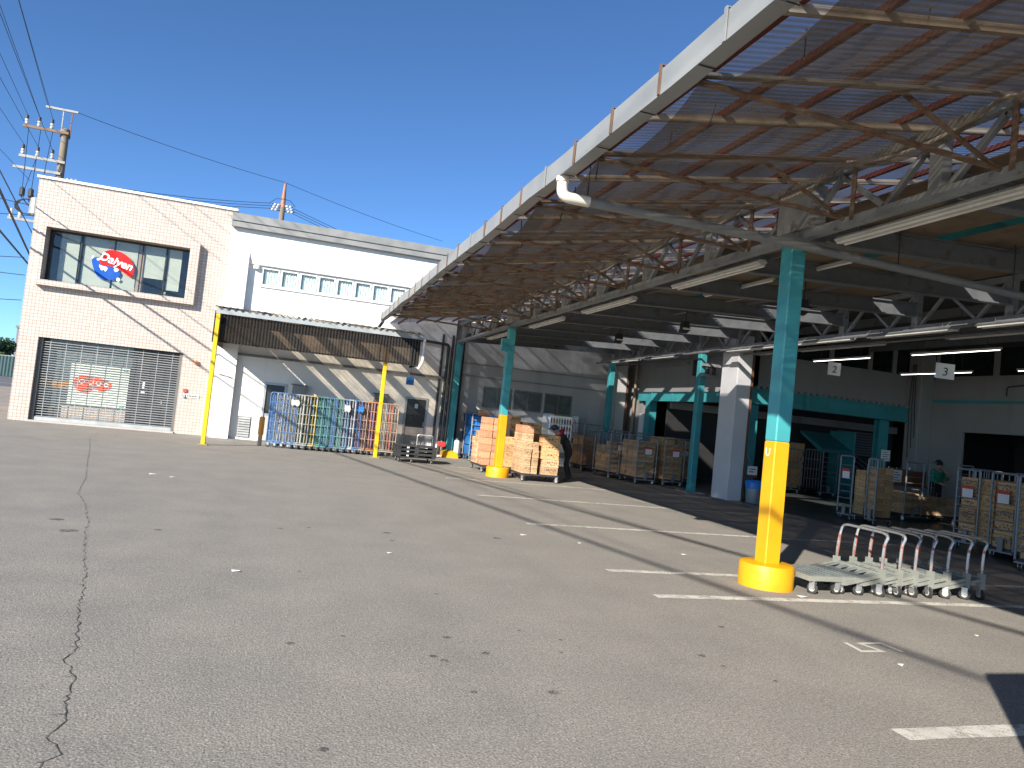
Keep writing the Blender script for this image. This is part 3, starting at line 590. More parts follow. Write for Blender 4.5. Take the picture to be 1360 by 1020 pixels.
# sloping hood over the windows and deep fascia
hd = MB()
for xa, xb in [(-1.7, 5.9)]:
    hd.loft([[(x, 24.35, WT), (x, 24.35, 5.98), (x, 24.47, 5.62), (x, WY-.002, 5.6), (x, WY-.002, WT)] for x in (xa, xb)])
hd.build('window_hood', WHITE, wb)
MB().box(-2.32, 6.0, 24.12, 24.5, WT+.002, WT+.08).box(-2.32, 6.0, 24.16, 24.34, WT-.18, WT).box(-2.32, 6.0, 24.12, 24.4, WT+.08, WT+.24).build('cornice', ZINC, wb)
MB().box(-2.26, 5.9, 24.5, 33, WT+.002, WT+.12).build('roof', ZINC, wb)
CURTW = M('window_curtain', (.8, .88, .86), .8, var=.2, vs=9)
for x0, x1, z0, z1 in wins:
    f = MB().box(x0-.05, x1+.05, WY-.03, WY+.05, z0-.05, z0).box(x0-.05, x1+.05, WY-.03, WY+.05, z1, z1+.05).box(x0-.05, x0, WY-.03, WY+.05, z0, z1).box(x1, x1+.05, WY-.03, WY+.05, z0, z1).build('window', M('window_frame_white', (.62, .64, .63), .5), wb)
    MB().box(x0, x1, WY+.03, WY+.036, z0, z1).build('pane', GLASS, f)
    cs = corr(x0, x1, 0, 1, lambda a, b: 0, .085, .018, axis='x', seg=4, other=1); m2 = MB(); m2.v = [Vector((v.x, WY+.075+v.z, z0 if v.y < .5 else z1)) for v in cs.v]; m2.f = cs.f; m2.m = cs.m
    m2.build('curtain', CURTW, f)
MB().box(-1.3, 4.1, WY-.05, WY-.002, wz_0-.1, wz_0-.055).build('sill', M('window_frame_white', (0, 0, 0)), wb)
for x0, x1, z0, z1 in fw_:
    f = MB().box(x0, x1, WY2-.02, WY2+.06, z0, z0+.05).box(x0, x1, WY2-.02, WY2+.06, z1-.05, z1).box(x0, x0+.05, WY2-.02, WY2+.06, z0+.05, z1-.05).box(x1-.05, x1, WY2-.02, WY2+.06, z0+.05, z1-.05).box((x0+x1)/2-.025, (x0+x1)/2+.025, WY2-.02, WY2+.06, z0+.05, z1-.05).build('window', M('frame_brown_grey', (.2, .19, .17), .5), wb)
    for a, b in ((x0+.05, (x0+x1)/2-.025), ((x0+x1)/2+.025, x1-.05)): MB().box(a, b, WY2+.02, WY2+.03, z0+.05, z1-.05).build('pane', M('dusty_glass', (.11, .115, .105), .25, var=.25, vs=3), f)
for (z, hh) in ((2.9, .04), (3.35, .03)): MB().box(5.6, 11.4, WY2-.05, WY2-.002, z, z+hh).build('conduit', WALLG, wb)
# doors
def door(x0, x1, z1, note):
    f = MB().box(x0, x0+.07, WY-.03, WY+.06, 0, z1).box(x1-.07, x1, WY-.03, WY+.06, 0, z1).box(x0+.07, x1-.07, WY-.03, WY+.06, z1-.07, z1).build('door', FRAMEG, wb)
    MB().box(x0+.07, x1-.07, WY+.01, WY+.04, .02, .82).build('door_panel', M('door_grey', (.45, .43, .4), .5), f)
    MB().box(x0+.07, x1-.07, WY+.015, WY+.035, .9, z1-.07).build('door_glass', M('door_dark_glass', (.035, .04, .038), .3), f)
    MB().box(x0+.07, x1-.07, WY+.005, WY+.04, .82, .9).build('door_rail', FRAMEG, f)
    MB().box(x1-.12, x1-.09, WY-.06, WY+.005, .95, 1.1).build('handle', FRAMEG, f)
    if note: MB().box((x0+x1)/2-.05, (x0+x1)/2+.06, WY+.008, WY+.014, 1.55, 1.7).build('notice', PAPER, f)
door(*d1, 1.9, False); door(*d2, 1.93, True)
lv = MB().box(-1.48, -1.08, WY-.02, WY-.002, .08, .74).build('louvre', M('louvre_back', (.12, .11, .1), .6), wb)
for k in range(8): MB().loft([[(x, WY-.05, .1+k*.08), (x, WY-.02, .16+k*.08), (x, WY-.015, .155+k*.08), (x, WY-.055, .092+k*.08)] for x in (-1.46, -1.1)]).build('blade', FRAMEG, lv)
for x in (.27, 2.91):
    v = MB().box(x-.2, x+.2, WY-.3, WY-.002, 1.62, 1.9).build('vent_hood', M('vent_grey', (.32, .31, .29), .5, .2, dirt=(.2, .15, .1)), wb)
    MB().box(x-.25, x+.25, WY-.34, WY-.001, 1.905, 1.93).build('vent_lid', M('vent_lid_brown', (.12, .09, .07), .6), v)
MB().tube([(-2.2, 24.3, 2.0), (-1.9, 24.28, 1.95), (-1.75, 24.28, 1.9)], .012, 5).build('wall_cable', CABLE, wb)
MB().cyl((-1.45, 24.5, 5.58), .1, -.1, 16).build('wall_lamp', PAPER, wb)
# pilaster, pipes at the corner behind the canopy
MB().box(5.3, 5.5, 24.75, WY2-.002, 0, 5.0).build('pilaster', WALLG, wb)
for x, y, r in ((4.85, 24.5, .04), (5.2, 24.5, .045), (5.75, 25.1, .03)): MB().tube([(x, y, 0), (x, y, 4.2)], r, 8).build('wall_pipe', DARKM, wb)
MB().tube(rounded([(2.4, 21.6, 4.02), (2.5, 24.45, 3.95), (5.05, 24.45, 3.85), (5.05, 24.45, .1)], .1), .05, 8).build('dark_drain_pipe', DARKM, wb)

# ------------------------------------------------------------------ lean-to canopy beside the tiled building
lt = thing('lean_to_canopy', (.7, 21.1, 0), 'small lean-to canopy with smoked corrugated skirt on two yellow posts', 'canopy')
LX0, LX1, LY = -2.14, 3.5, 21.1
DIRTC = sheet_mat('weathered_clear_roof', (.2, .17, .13), .34, (.95, .85, .7), .7, 2., .2, .5)
nst = 16; sw = (LX1-LX0+.1)/nst
for k in range(nst):
    xa = LX0-.05+k*sw
    corr(xa, xa+sw, LY-.12, WY-.01, lambda x, y: 3.76+(y-LY)*.1, sw/2, .035, axis='x', seg=6, other=2).build('roof_sheet', DIRTC if k % 3 != 0 and k > 1 else SLATE, lt)  # clear and opaque sheets alternated to throw sun stripes on the wall
MB().box(LX0, LX1+.1, LY-.06, LY+.02, 3.58, 3.72).build('fascia_beam', M('pale_fascia', (.3, .33, .345), .5, var=.1), lt)
MB().box(LX0, LX1, LY+.04, LY+.1, 3.3, 3.56).build('front_beam', STEEL2, lt)
cs = corr(LX0, LX1, 0, 1, lambda a, b: 0, .085, .016, axis='x', seg=4, other=1); m2 = MB(); m2.v = [Vector((v.x, LY-.02+v.z, 2.8 if v.y < .5 else 3.6)) for v in cs.v]; m2.f = cs.f; m2.m = cs.m; m2.build('skirt_sheet', CURT, lt)
cs = corr(0, 1, LY+.03, LY+1.6, lambda a, b: 0, .085, .016, axis='y', seg=4, other=1); m2 = MB(); m2.v = [Vector((LX1+v.z, v.y, 2.8+(.0) if v.x < .5 else 3.6)) for v in cs.v]; m2.f = cs.f; m2.m = cs.m; m2.build('side_skirt_sheet', CURT, lt)
cs = corr(0, 1, LY+.03, WY-.06, lambda a, b: 0, .085, .016, axis='y', seg=4, other=1); m2 = MB(); m2.v = [Vector((LX0-.03+v.z, v.y, 2.8 if v.x < .5 else 3.66+(v.y-LY)*.1)) for v in cs.v]; m2.f = cs.f; m2.m = cs.m; m2.build('side_skirt_sheet', SLATE, lt)
for k in range(6):
    x = LX0+.03+k*(LX1-LX0-.06)/5; MB().box(x-.02, x+.02, LY+.03, LY+.06, 2.78, 3.3).build('hanger', STEEL2, lt)
    MB().bar((x, LY+.1, 3.6), (x, WY, 4.0), .06, .08).build('rafter', STEEL2, lt)
MB().box(LX0, LX1, LY+.062, LY+.1, 2.8, 2.85).build('lower_rail', STEEL2, lt)
MB().box(-1.7, 5.0, 24.45, 24.52, 2.66, 2.74).build('wall_beam', STEEL2, lt)
for (x, y) in ((-2.06, 20.98), (2.57, 21.28)):
    p = MB().cbox(x-.055, x+.055, y-.055, y+.055, .02, 3.5 if x > 0 else 3.56, .01).build('post', YEL2, lt); MB().cbox(x-.12, x+.12, y-.12, y+.12, .002, .03, .005).build('base_plate', M('base_plate', (.3, .25, .1), .7), p)
MB().tube(rounded([(LX1+.12, LY-.03, 3.62), (LX1+.12, LY-.03, 2.95), (LX1+.02, LY+.02, 2.72)], .08), .045, 9).build('downpipe', M('white_downpipe', (.7, .72, .74), .4), lt, smooth=True)
# ------------------------------------------------------------------ big loading canopy
def rz(x): return 4.125+.185*(x-2.3)
GX, FX, BX, EX = 2.3, 5.4, 11.05, 18.3           # gutter, front truss, back truss, end
CY0, CY1 = -4.0, 21.3
cn = thing('loading_canopy', (FX, 6.97, 0), 'long steel truss loading canopy with clear corrugated roof and white gutter', 'canopy')
GY = [6.97+1.87*k for k in range(-5, 10)]
# columns: square teal posts, yellow below, round yellow foot
def column(x, y, yellow, foot, top=3.93, s=.098):
    p = MB().cbox(x-s, x+s, y-s, y+s, 1.63 if yellow else 0, top, .012).build('column', TEAL, cn)
    if yellow: MB().cbox(x-s-.001, x+s+.001, y-s-.001, y+s+.001, .2, 1.63, .012).build('yellow_band', YEL, p)
    if foot: MB().lathe((x, y, 0), [(.3, 0), (.3, .235), (.292, .255), (.27, .264), (.1, .268)], 40).build('foot', YEL, p, smooth=True)
    MB().box(x-s-.03, x+s+.03, y-s-.03, y+s+.03, top, top+.02).build('cap_plate', STEEL, p)
    return p
c1 = column(FX-.06, 6.97, True, True)
# small hand-painted mark on the near column
text_mesh('painted_mark', 'U', .13, PAPER, (FX-.161, 6.99, 1.5), (0, -1, 0), (0, 0, 1), c1, thick=.001)
c2 = column(FX, 18.2, True, True)
MB().box(FX-.26, FX-.1, 18.1, 18.24, 3.3, 3.62).build('junction_box', TEAL, c2)
c3 = column(FX, 24.3, False, False)
MB().loft([[(FX-.3, 24.0, 0), (FX+.3, 24.0, 0), (FX+.3, 24.6, 0), (FX-.3, 24.6, 0)], [(FX-.24, 24.06, .2), (FX+.24, 24.06, .2), (FX+.24, 24.54, .2), (FX-.24, 24.54, .2)], [(FX-.12, 24.15, .24), (FX+.12, 24.15, .24), (FX+.12, 24.45, .24), (FX-.12, 24.45, .24)]]).build('foot', YEL, c3)
b2 = column(BX, 18.0, False, False, 3.95)
b1 = column(BX, 24.0, False, False, 3.95)
MB().box(BX-.3, BX+.3, 17.7, 18.3, .002, .03).build('base_plate', WALLG, b2)
# trusses
def truss(x, zb, zt, y0, y1, fat=.1):
    MB().box(x-fat/2, x+fat/2, y0, y1, zb, zb+.1).build('bottom_chord', STEEL, cn)
    MB().box(x-fat/2, x+fat/2, y0, y1, zt-.09, zt).build('top_chord', STEEL, cn)
    post = dg = None
    for k, y in enumerate(GY):
        if not (y0 < y < y1): continue
        w_ = .14 if abs(y-6.97) > .1 and abs(y-18.19) > .1 else .2
        MB().box(x-.055, x+.055, y-w_/2, y+w_/2, zb+.1, zt-.09).build('truss_post', STEEL, cn)
        if y+1.87 > y1+.4: continue
        a = 1.87/3
        for (ya, za, yb, zb_) in ((y+.1, zt-.1, y+a, zb+.1), (y+a, zb+.1, y+2*a, zt-.1), (y+2*a, zt-.1, y+1.87-.1, zb+.1)):
            MB().bar((x+.01, ya, za), (x+.01, yb, zb_), .05, .055, (1, 0, 0)).build('truss_diagonal', STEEL, cn)
truss(FX, 3.95, rz(FX)-.06, CY0, 24.9)
truss(BX, 3.98, 4.74, CY0, 25.0)
# column head stub: broad plated box over each front column
for y in (6.97, 18.19): MB().box(FX-.11, FX+.11, y-.28, y+.28, 4.05, rz(FX)-.152).build('head_plate', STEEL, cn)
# girders between trusses, rising gently to the back
def gz(x): return 3.96+.05*(x-FX)
for y in GY:
    if y < 2: continue
    g_ = MB()
    for dy, za, zb in ((.012, .02, .24), (.07, 0, .02), (.07, .24, .26)):
        g_.loft([[(x, y-dy, gz(x)+za), (x, y+dy, gz(x)+za), (x, y+dy, gz(x)+zb), (x, y-dy, gz(x)+zb)] for x in (FX+.06, BX-.06)])
    g_.build('girder', STEEL2, cn)
# roof sheet (clear), purlins, rafters
corr(GX+.03, 7.85, CY0, CY1, lambda x, y: rz(x)+.088, .07, .012, axis='y', seg=4, other=3).build('roof_sheet', ROOFS, cn)
corr(7.855, 9.4, CY0, CY1, lambda x, y: rz(x)+.088, .07, .012, axis='y', seg=4, other=1).build('roof_sheet', ROOFS3, cn)
corr(2.95, 9.4, CY1, 25.1, lambda x, y: rz(x)+.088, .09, .012, axis='y', seg=4, other=2).build('roof_sheet', ROOFS2, cn)
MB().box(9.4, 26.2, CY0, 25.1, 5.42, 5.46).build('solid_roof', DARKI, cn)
for x in [2.62+.62*k for k in range(9)]+[9.36]:
    MB().box(x-.022, x+.022, CY0, CY1 if x < 3.0 else 24.5, rz(x)+.02, rz(x)+.074).build('purlin', REDP, cn)
BK = [4.44+1.75*k for k in range(-3, 10)]        # cantilever brackets
for k, y in enumerate(BK):
    MB().tube([(GX+.12, y, rz(GX+.12)-.03), (FX, y, rz(FX)-.03)], .026, 7).build('bracket_rafter', RUST if k % 3 else STEEL, cn)
    MB().tube([(GX+.15, y+.03, rz(GX+.15)-.05), (FX-.02, y+.03, 4.04)], .025, 7).build('bracket_strut', RUST, cn)
    MB().tube([(4.35, y+.06, rz(4.35)-.05), (FX-.02, y+.06, 4.04)], .022, 7).build('bracket_strut', RUST, cn)
    MB().tube([(FX-.05, y-.08, 4.0), (FX-.05, y-.08, rz(FX)-.05)], .026, 7).build('bracket_post', RUST, cn)
    ym = y+.875
    MB().box(GX+.05, 8.9, ym-.02, ym+.02, -.0, .06).build('rafter', BEIGE, cn) if False else MB().bar((GX+.12, ym, rz(GX+.12)-.005), (7.85, ym, rz(7.85)-.005), .045, .06, (0, 0, 1)).build('rafter', BEIGE, cn)
    MB().bar((FX+.1, y, rz(FX)+.0), (7.85, y, rz(7.85)-.005), .045, .055, (0, 0, 1)).build('rafter', BEIGE, cn)
    # dust net slung between brackets
    if y+1.75 < CY1+.3:
        nm = MB(); nx, ny = 10, 10
        for j in range(ny+1):
            for i in range(nx+1):
                x = GX+.2+(FX-.1-GX-.2)*i/nx; t = j/ny; sag = .2*4*t*(1-t)*(.9+.1*math.sin(i*.5+k))+.005*math.sin(i*1.7+j*1.3+k*2)
                nm.v.append(Vector((x, y+1.75*t, rz(x)-.085-sag)))
        for j in range(ny):
            for i in range(nx): nm.f.append((j*(nx+1)+i, j*(nx+1)+i+1, (j+1)*(nx+1)+i+1, (j+1)*(nx+1)+i)); nm.m.append(0)
        nm.build('dust_net', NETM, cn, smooth=True)
        cb = MB(); cb.tube([(FX-.1, y+1.75*t, rz(FX)-.07-.15*4*t*(1-t)) for t in [q/10 for q in range(11)]], .017, 6); cb.build('net_cable', PAPER, cn)
# gutter with rusty straps
gt = MB()
prof = [(GX, 4.03), (GX+.13, 4.03), (GX+.13, 4.2), (GX+.118, 4.2), (GX+.118, 4.042), (GX+.012, 4.042), (GX+.012, 4.225), (GX, 4.225)]
ns = 24; ringsg = []
for k in range(ns+1):
    y = CY0+(CY1+.1-CY0)*k/ns; dz = .012*math.sin(k*1.3)+.008*math.sin(k*2.9); dx_ = .006*math.sin(k*2.1)
    ringsg.append([(x+dx_, y, z+dz) for x, z in prof])
gut = gt.loft(ringsg).build('gutter', GUTT, cn)
st = None
for k in range(30):
    y = 3.0-5*.82+k*.82
    if y > CY1: break
    MB().box(GX-.016, GX-.007, y-.016, y+.016, 4.02, 4.24).box(GX-.016, GX+.12, y-.012, y+.012, 4.24, 4.246).build('strap', STRAP if k % 4 != 2 else GUTT, gut)
    MB().box(GX-.004, GX+.134, y+.3, y+.305, 4.012, 4.02).build('joint', CABLE, gut)
for k in range(23):   # dark tie wires dangling under the eave
    y = 2.2+k*.85+rnd.uniform(-.2, .2); x = GX+rnd.uniform(.25, .9)
    MB().tube([(x, y, rz(x)-.03), (x+rnd.uniform(-.03, .03), y+.02, rz(x)-.22)], .006, 4).build('tie_wire', CABLE, cn)
# drain pipe from the gutter along to the back wall
dp = MB().tube([(2.62, 6.72, 3.84), (5.2, 6.72, 3.83), (11.0, 6.72, 3.7)], .05, 12).build('drain_pipe', GPIPE, cn, smooth=True)
MB().tube(rounded([(2.36, 6.72, 4.03), (2.36, 6.72, 3.84), (2.66, 6.72, 3.84)], .1, 6), .056, 12).build('elbow', PVC, dp, smooth=True)
MB().cyl((2.36, 6.72, 3.99), .068, .045, 14).build('collar', PVC, dp, smooth=True)
MB().tube([(2.64, 6.72, 3.84), (2.64, 6.72, 4.2)], .008, 5).build('hanger', CABLE, dp)
for x in (4.9, 6.6, 8.4): MB().tube([(x, 6.72, 3.84), (x, 6.72, 4.4)], .008, 5).build('hanger', DARKM, dp)
# ceiling boards inside, a strip of translucent teal between two rows
TEALS = sheet_mat('teal_clear_strip', (.05, .2, .19), .12, (.4, .9, .85), .5, 2., .1, .6)
for ya, yb in zip(GY[1:-1], GY[2:]):
    for xa, xb in ((FX+.12, 7.3), (7.55, 8.9)) if ya > 10.5 else ((FX+.12, 7.3), (7.55, 9.9)):  # nearer bays get longer boards, added to keep sun off the cartons
        MB().loft([[(x, ya+.03, gz(x)+.265), (x, yb-.03, gz(x)+.265), (x, yb-.03, gz(x)+.28), (x, ya+.03, gz(x)+.28)] for x in (xa, xb)]).build('ceiling_board', PLY, cn)
    MB().box(7.3, 7.55, ya+.02, yb-.02, gz(7.42)+.27, gz(7.42)+.275).build('teal_strip', TEALS, cn)
    for x in (6.3, 8.56): MB().box(x-.02, x+.02, ya+.075, yb-.075, gz(x)+.2, gz(x)+.26).build('ceiling_joist', STEEL2, cn)
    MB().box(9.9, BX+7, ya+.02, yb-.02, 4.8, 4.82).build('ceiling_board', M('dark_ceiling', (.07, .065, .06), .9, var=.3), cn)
for x, zz in ((12.9, 4.6), (14.6, 4.6), (16.2, 4.6)): MB().box(x-.05, x+.05, CY0, 17.2, zz, zz+.18).build('purlin', STEEL2, cn)
# long service pipes along the back truss
for x, z in ((10.75, 3.92), (11.35, 3.88)): MB().tube([(x, CY0, z), (x, 24.8, z)], .03, 7).build('service_pipe', STEEL2, cn)
MB().box(5.38, 5.42, CY0, CY0+.02, 3.9, 3.95).build('end_plate', STEEL2, cn)

# fluorescent fittings under the front truss (unlit), along the back truss, and hung (lit)
def fitting(x, y0, y1, z, lit, label, grp, cord=.3):
    f = thing('strip_light', (x, (y0+y1)/2, z), label, 'light fitting', grp)
    k_ = .45 if lit else 1
    MB().loft([[(x-.075*k_, y, z+.035), (x-.03*k_, y, z+.0), (x+.03*k_, y, z), (x+.075*k_, y, z+.035), (x+.04*k_, y, z+.035+.035*k_), (x-.04*k_, y, z+.035+.035*k_)] for y in (y0, y1)]).build('housing', TUBE_OFF, f)
    for dx in ((-.05, .05) if not lit else (0,)):
        MB().tube([(x+dx, y0+.03, z-.0), (x+dx, y1-.03, z-.0)], .016 if not lit else .013, 8).build('tube', TUBE_ON if lit else M('unlit_tube', (.7, .68, .62), .3), f)
    for y in (y0+.3, y1-.3): MB().tube([(x, y, z+.06), (x, y, z+cord)], .006, 4).build('hanger', DARKM, f)
for k, (a, b) in enumerate([(2.0, 4.1), (4.35, 6.5), (7.85, 10.05), (11.45, 13.7), (14.9, 17.1), (18.9, 21.1)]):
    fitting(FX+.16, a, b, 3.86, False, 'unlit double strip light fixed under the front truss', 'unlit strip lights along the front truss', .13)
for k, (a, b) in enumerate([(4.6, 6.6), (7.2, 9.2), (9.6, 11.6), (12, 14), (14.4, 16.4), (19, 21), (21.4, 23.4)]):
    fitting(BX-.25, a, b, 3.88, False, 'unlit double strip light fixed under the back truss', 'unlit strip lights along the back truss', .13)
for x, a, b, z in [(13.0, 13.83, 15.8, 3.87), (13.0, 10.55, 12.67, 3.87), (16., 13.7, 15.9, 3.87), (16., 10.4, 12.55, 3.87)]:
    fitting(x, a, b, z, True, 'lit strip light hanging inside the dark loading bay', 'lit strip lights in the loading bay', .75)
for x, a, b, z in [(11.9, 12.3, 15.0, 3.95), (11.9, 8.6, 10.8, 3.95), (11.9, 15.3, 17.1, 3.95)]:
    fitting(x, a, b, z, False, 'unlit strip light hanging inside the dark loading bay', 'unlit strip lights in the loading bay', .75)
# short bare tubes under the ceiling boards
for (px1, py1, px2, py2) in [(1088, 353, 1134, 343), (992, 378, 1028, 369), (985, 396, 930, 390)]:
    a, b = PX(px1, py1, 7.2), PX(px2, py2, 7.2)
    y0, y1 = sorted((a.y, b.y)); f = thing('strip_light', (7.2, (y0+y1)/2, 4.2), 'unlit single tube light under the brown ceiling boards', 'light fitting', 'single tubes under the ceiling')
    MB().box(7.17, 7.23, y0, y0+1.2, 4.23, 4.26).build('housing', TUBE_OFF, f); MB().tube([(7.2, y0+.03, 4.215), (7.2, y0+1.17, 4.215)], .014, 7).build('tube', PAPER, f)
    for y in (y0+.2, y0+1): MB().tube([(7.2, y, 4.25), (7.2, y, 4.33)], .006, 4).build('hanger', DARKM, f)
# black spot lamps on rods
for y in (10.07, 13.83, 17.12):
    s = thing('spot_lamp', (8, y, 3.85), 'black floodlight hung on a rod between the canopy girders', 'lamp', 'black floodlights under the canopy')
    MB().tube([(8, y, 4.0), (8, y, 4.36)], .012, 6).build('rod', DARKM, s)
    MB().loft([[(8-.1, y-.05, 3.86), (8+.1, y-.05, 3.86), (8+.1, y+.1, 3.8), (8-.1, y+.1, 3.8)], [(8-.07, y-.02, 4.05), (8+.07, y-.02, 4.05), (8+.07, y+.1, 4.02), (8-.07, y+.1, 4.02)]]).build('lamp_body', BLACKP, s)
    MB().box(8-.09, 8+.09, y-.06, y-.052, 3.86, 3.9).build('lens', PAPER, s)
    MB().tube([(8, y, 4.25), (8.0, y+2.3, 4.3)], .014, 6).build('support_bar', STEEL, s)
# hanging bay number papers
for n_, (px, py) in (('2', (1108, 490)), ('3', (1255, 493))):
    w_ = .3 if n_ == '2' else .36; c = PX(px, py, 12.9); q = thing('bay_number_sign', (c.x, c.y, c.z-.2), 'white paper with number two hung below a lit strip light' if n_ == '2' else 'larger tilted white paper with number three hung between lit strip lights', 'sign')
    xd = Vector((.8, -.45, .0)).normalized(); hv = Vector((0, 0, 1)); a = c-xd*w_/2; b = c+xd*w_/2; nn = Vector((xd.y, -xd.x, 0))
    if nn.dot(-c) < 0: nn = -nn
    MB().prism([a-hv*.15, b-hv*.17, b+hv*.15, a+hv*.17], nn*.006).build('paper', PAPER, q)
    text_mesh('number', n_, .24, CABLE, c+nn*.01-hv*.02, xd, hv, q, thick=.001, shear=.1)
    for p_ in (a+xd*.04, b-xd*.04): MB().tube([p_+hv*.12, p_+hv*.4], .004, 4).build('string', CABLE, q)

# ------------------------------------------------------------------ warehouse behind the bay
wh = thing('warehouse', (14, 17.3, 0), 'grey warehouse front with teal steel frames around the open loading bays', 'building')
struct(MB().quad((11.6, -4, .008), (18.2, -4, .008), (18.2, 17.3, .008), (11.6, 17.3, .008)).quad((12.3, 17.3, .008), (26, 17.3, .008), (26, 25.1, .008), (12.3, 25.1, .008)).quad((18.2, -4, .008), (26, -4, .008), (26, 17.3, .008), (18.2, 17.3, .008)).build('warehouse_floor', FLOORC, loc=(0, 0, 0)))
RY = 17.3; RX = 18.2
MB().cbox(11.22, 11.66, 16.5, 17.25, 0, 4.4, .015).build('pier', M('pier_paint', (.6, .6, .6), .7, var=.1, vs=.8, dirt=(.42, .4, .38), dscale=1.2, damt=(.55, .85), streak=True), wh)
MB().cbox(11.4, 11.8, 24.2, 24.9, 0, 4.4, .015).build('pier', REARW, wh)
BRN = M('brown_trim', (.15, .07, .04), .6, var=.2)
MB().box(11.665, 11.74, 16.52, 16.62, 0, 4.3).build('door_track', BRN, wh); MB().box(11.81, 11.88, 24.22, 24.3, 0, 4.2).build('door_track', BRN, wh)
MB().tube([(12.05, 24.0, 0), (12.05, 24.0, 4.2)], .05, 8).build('wall_pipe', M('tan_pipe', (.3, .22, .15), .5), wh)
# dock one: facade in plane X=12.1
MB().box(12.2, 12.45, 17.3, 25.19, 2.98, 5.0).build('wall', WALLG, wh); MB().box(12.2, 12.45, 23.6, 25.19, 0, 2.98).build('wall', WALLG, wh)
MB().box(12.08, 12.3, 17.3, 23.75, 2.66, 2.975).build('teal_lintel', TEAL, wh)
for y in (18.5, 19.9, 21.3, 22.7): MB().box(12.05, 12.078, y-.03, y+.03, 2.66, 2.97).build('stiffener', TEAL, wh)
MB().box(12.06, 12.32, 22.75, 23.1, 0, 2.655).build('teal_jamb', TEAL, wh)
MB().box(12.1, 12.3, 23.25, 23.58, 0, 2.2).build('white_door', WHITE, wh)
MB().box(12.14, 12.195, 19.6, 20.3, 3.5, 4.0).build('dark_hatch', DARKM, wh)
MB().box(12.12, 12.18, 20.6, 22.8, 3.86, 3.95).build('wall_rail', WALLG, wh)
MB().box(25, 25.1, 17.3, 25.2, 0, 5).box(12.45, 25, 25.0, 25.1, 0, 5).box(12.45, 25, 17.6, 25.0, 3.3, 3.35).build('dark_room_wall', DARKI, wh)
# recess: upper wall facing the yard, band of dark windows above, teal beam under
MB().box(11.7, RX, RY, RY+.25, 3.12, 4.08).build('wall', WALLG, wh)
MB().box(11.7, RX, RY, RY+.25, 4.95, 5.4).build('wall', WALLG, wh)
MB().box(11.7, 12.15, RY, RY+.25, 4.08, 4.95).build('wall', WALLG, wh)
wx = [12.15, 13.6, 14.9, 16.3, 17.2, RX]
for a, b in zip(wx[:-1], wx[1:]):
    f = MB().box(a, a+.07, RY+.02, RY+.12, 4.08, 4.95).box(b-.07, b, RY+.02, RY+.12, 4.08, 4.95).box(a+.07, b-.07, RY+.02, RY+.12, 4.88, 4.95).build('window', WALLG, wh); MB().box(a+.07, b-.07, RY+.06, RY+.07, 4.08, 4.88).build('pane', DGLASS, f)
bm_ = MB().box(11.75, RX-.05, RY-.08, RY-.05, 2.68, 3.06).box(11.75, RX-.05, RY-.2, RY+.1, 2.65, 2.68).box(11.75, RX-.05, RY-.2, RY+.1, 3.06, 3.09).build('teal_beam', TEAL, wh)
for k in range(30): x = 11.85+k*.21; MB().box(x, x+.11, RY-.19, RY-.02, 3.092, 3.15).build('deck_rib', WALLG, bm_)
for x in (14.0, 16.9): MB().box(x-.06, x+.06, RY-.2, RY-.082, 2.69, 3.05).build('stiffener', TEAL, bm_)
for x in (12.37, 16.95): MB().box(x-.16, x+.16, RY-.02, RY, 0, 2.645).box(x-.16, x+.16, RY+.2, RY+.22, 0, 2.645).box(x-.012, x+.012, RY, RY+.2, 0, 2.645).build('teal_column', TEAL, wh)
MB().box(11.75, 12.1, RY-.05, RY-.002, 3.35, 4.0).build('switch_panel', M('panel_grey', (.3, .3, .29), .5), wh)
# deep room behind the teal beam
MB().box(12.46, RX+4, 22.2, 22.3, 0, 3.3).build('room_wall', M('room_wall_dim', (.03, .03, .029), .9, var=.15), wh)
MB().box(12.46, RX+4, 17.62, 22.2, 3.2, 3.25).build('room_ceiling', DARKI, wh)
MB().box(12.5, RX+4, 22.0, 22.18, 2.45, 2.7).build('white_strip_beam', WALLG, wh)
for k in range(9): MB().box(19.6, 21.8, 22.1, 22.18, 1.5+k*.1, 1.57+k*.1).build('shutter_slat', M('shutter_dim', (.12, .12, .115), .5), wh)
aw = MB().prism([(17.9, 21.0, 1.5), (17.9, 22.1, 2.1), (17.9, 22.15, 2.2), (17.9, 20.9, 1.62)], (1.3, 0, 0)).build('teal_chute', TEAL, wh)
MB().box(19.2, 19.28, 20.9, 22.1, .01, 2.3).build('chute_side', TEAL, wh)
for k in range(3): MB().tube([(19.4, 21.6, 1.75-.18*k), (21.0, 21.6, .95-.18*k)], .025, 6).build('stair_rail', STEEL2, wh)
# corner column and right-hand wall
MB().cbox(RX-.5, RX, RY-.5, RY-.002, 0, 5.4, .02).build('pier', WALLG, wh)
mb = MB(); mb.box(RX, RX+.25, -4, RY+.25, 2.48, 4.0); mb.box(RX, RX+.25, 15.9, RY+.25, 0, 2.48); mb.box(RX, RX+.25, -4, RY+.25, 4.95, 5.4)
mb.build('wall', WALLG, wh)
MB().box(RX-.05, RX-.002, 2, RY-.52, 3.3, 3.38).build('teal_rail', TEAL, wh)
MB().box(RX-.04, RX-.002, 2, 15.9, 2.48, 2.58).build('door_head', WALLG, wh); MB().box(RX-.03, RX+.05, 15.72, 15.9, 0, 2.48).build('door_post', WALLG, wh)
for k, y in enumerate([RY-.5-1.9*j for j in range(7)]):
    f = MB().box(RX+.02, RX+.12, y-.09, y, 4.0, 4.95).box(RX+.02, RX+.12, y-1.9, y-1.83, 4.0, 4.95).box(RX+.02, RX+.12, y-1.83, y-.09, 4.0, 4.07).build('window', WALLG, wh); MB().box(RX+.06, RX+.07, y-1.83, y-.09, 4.07, 4.95).build('pane', DGLASS, f)
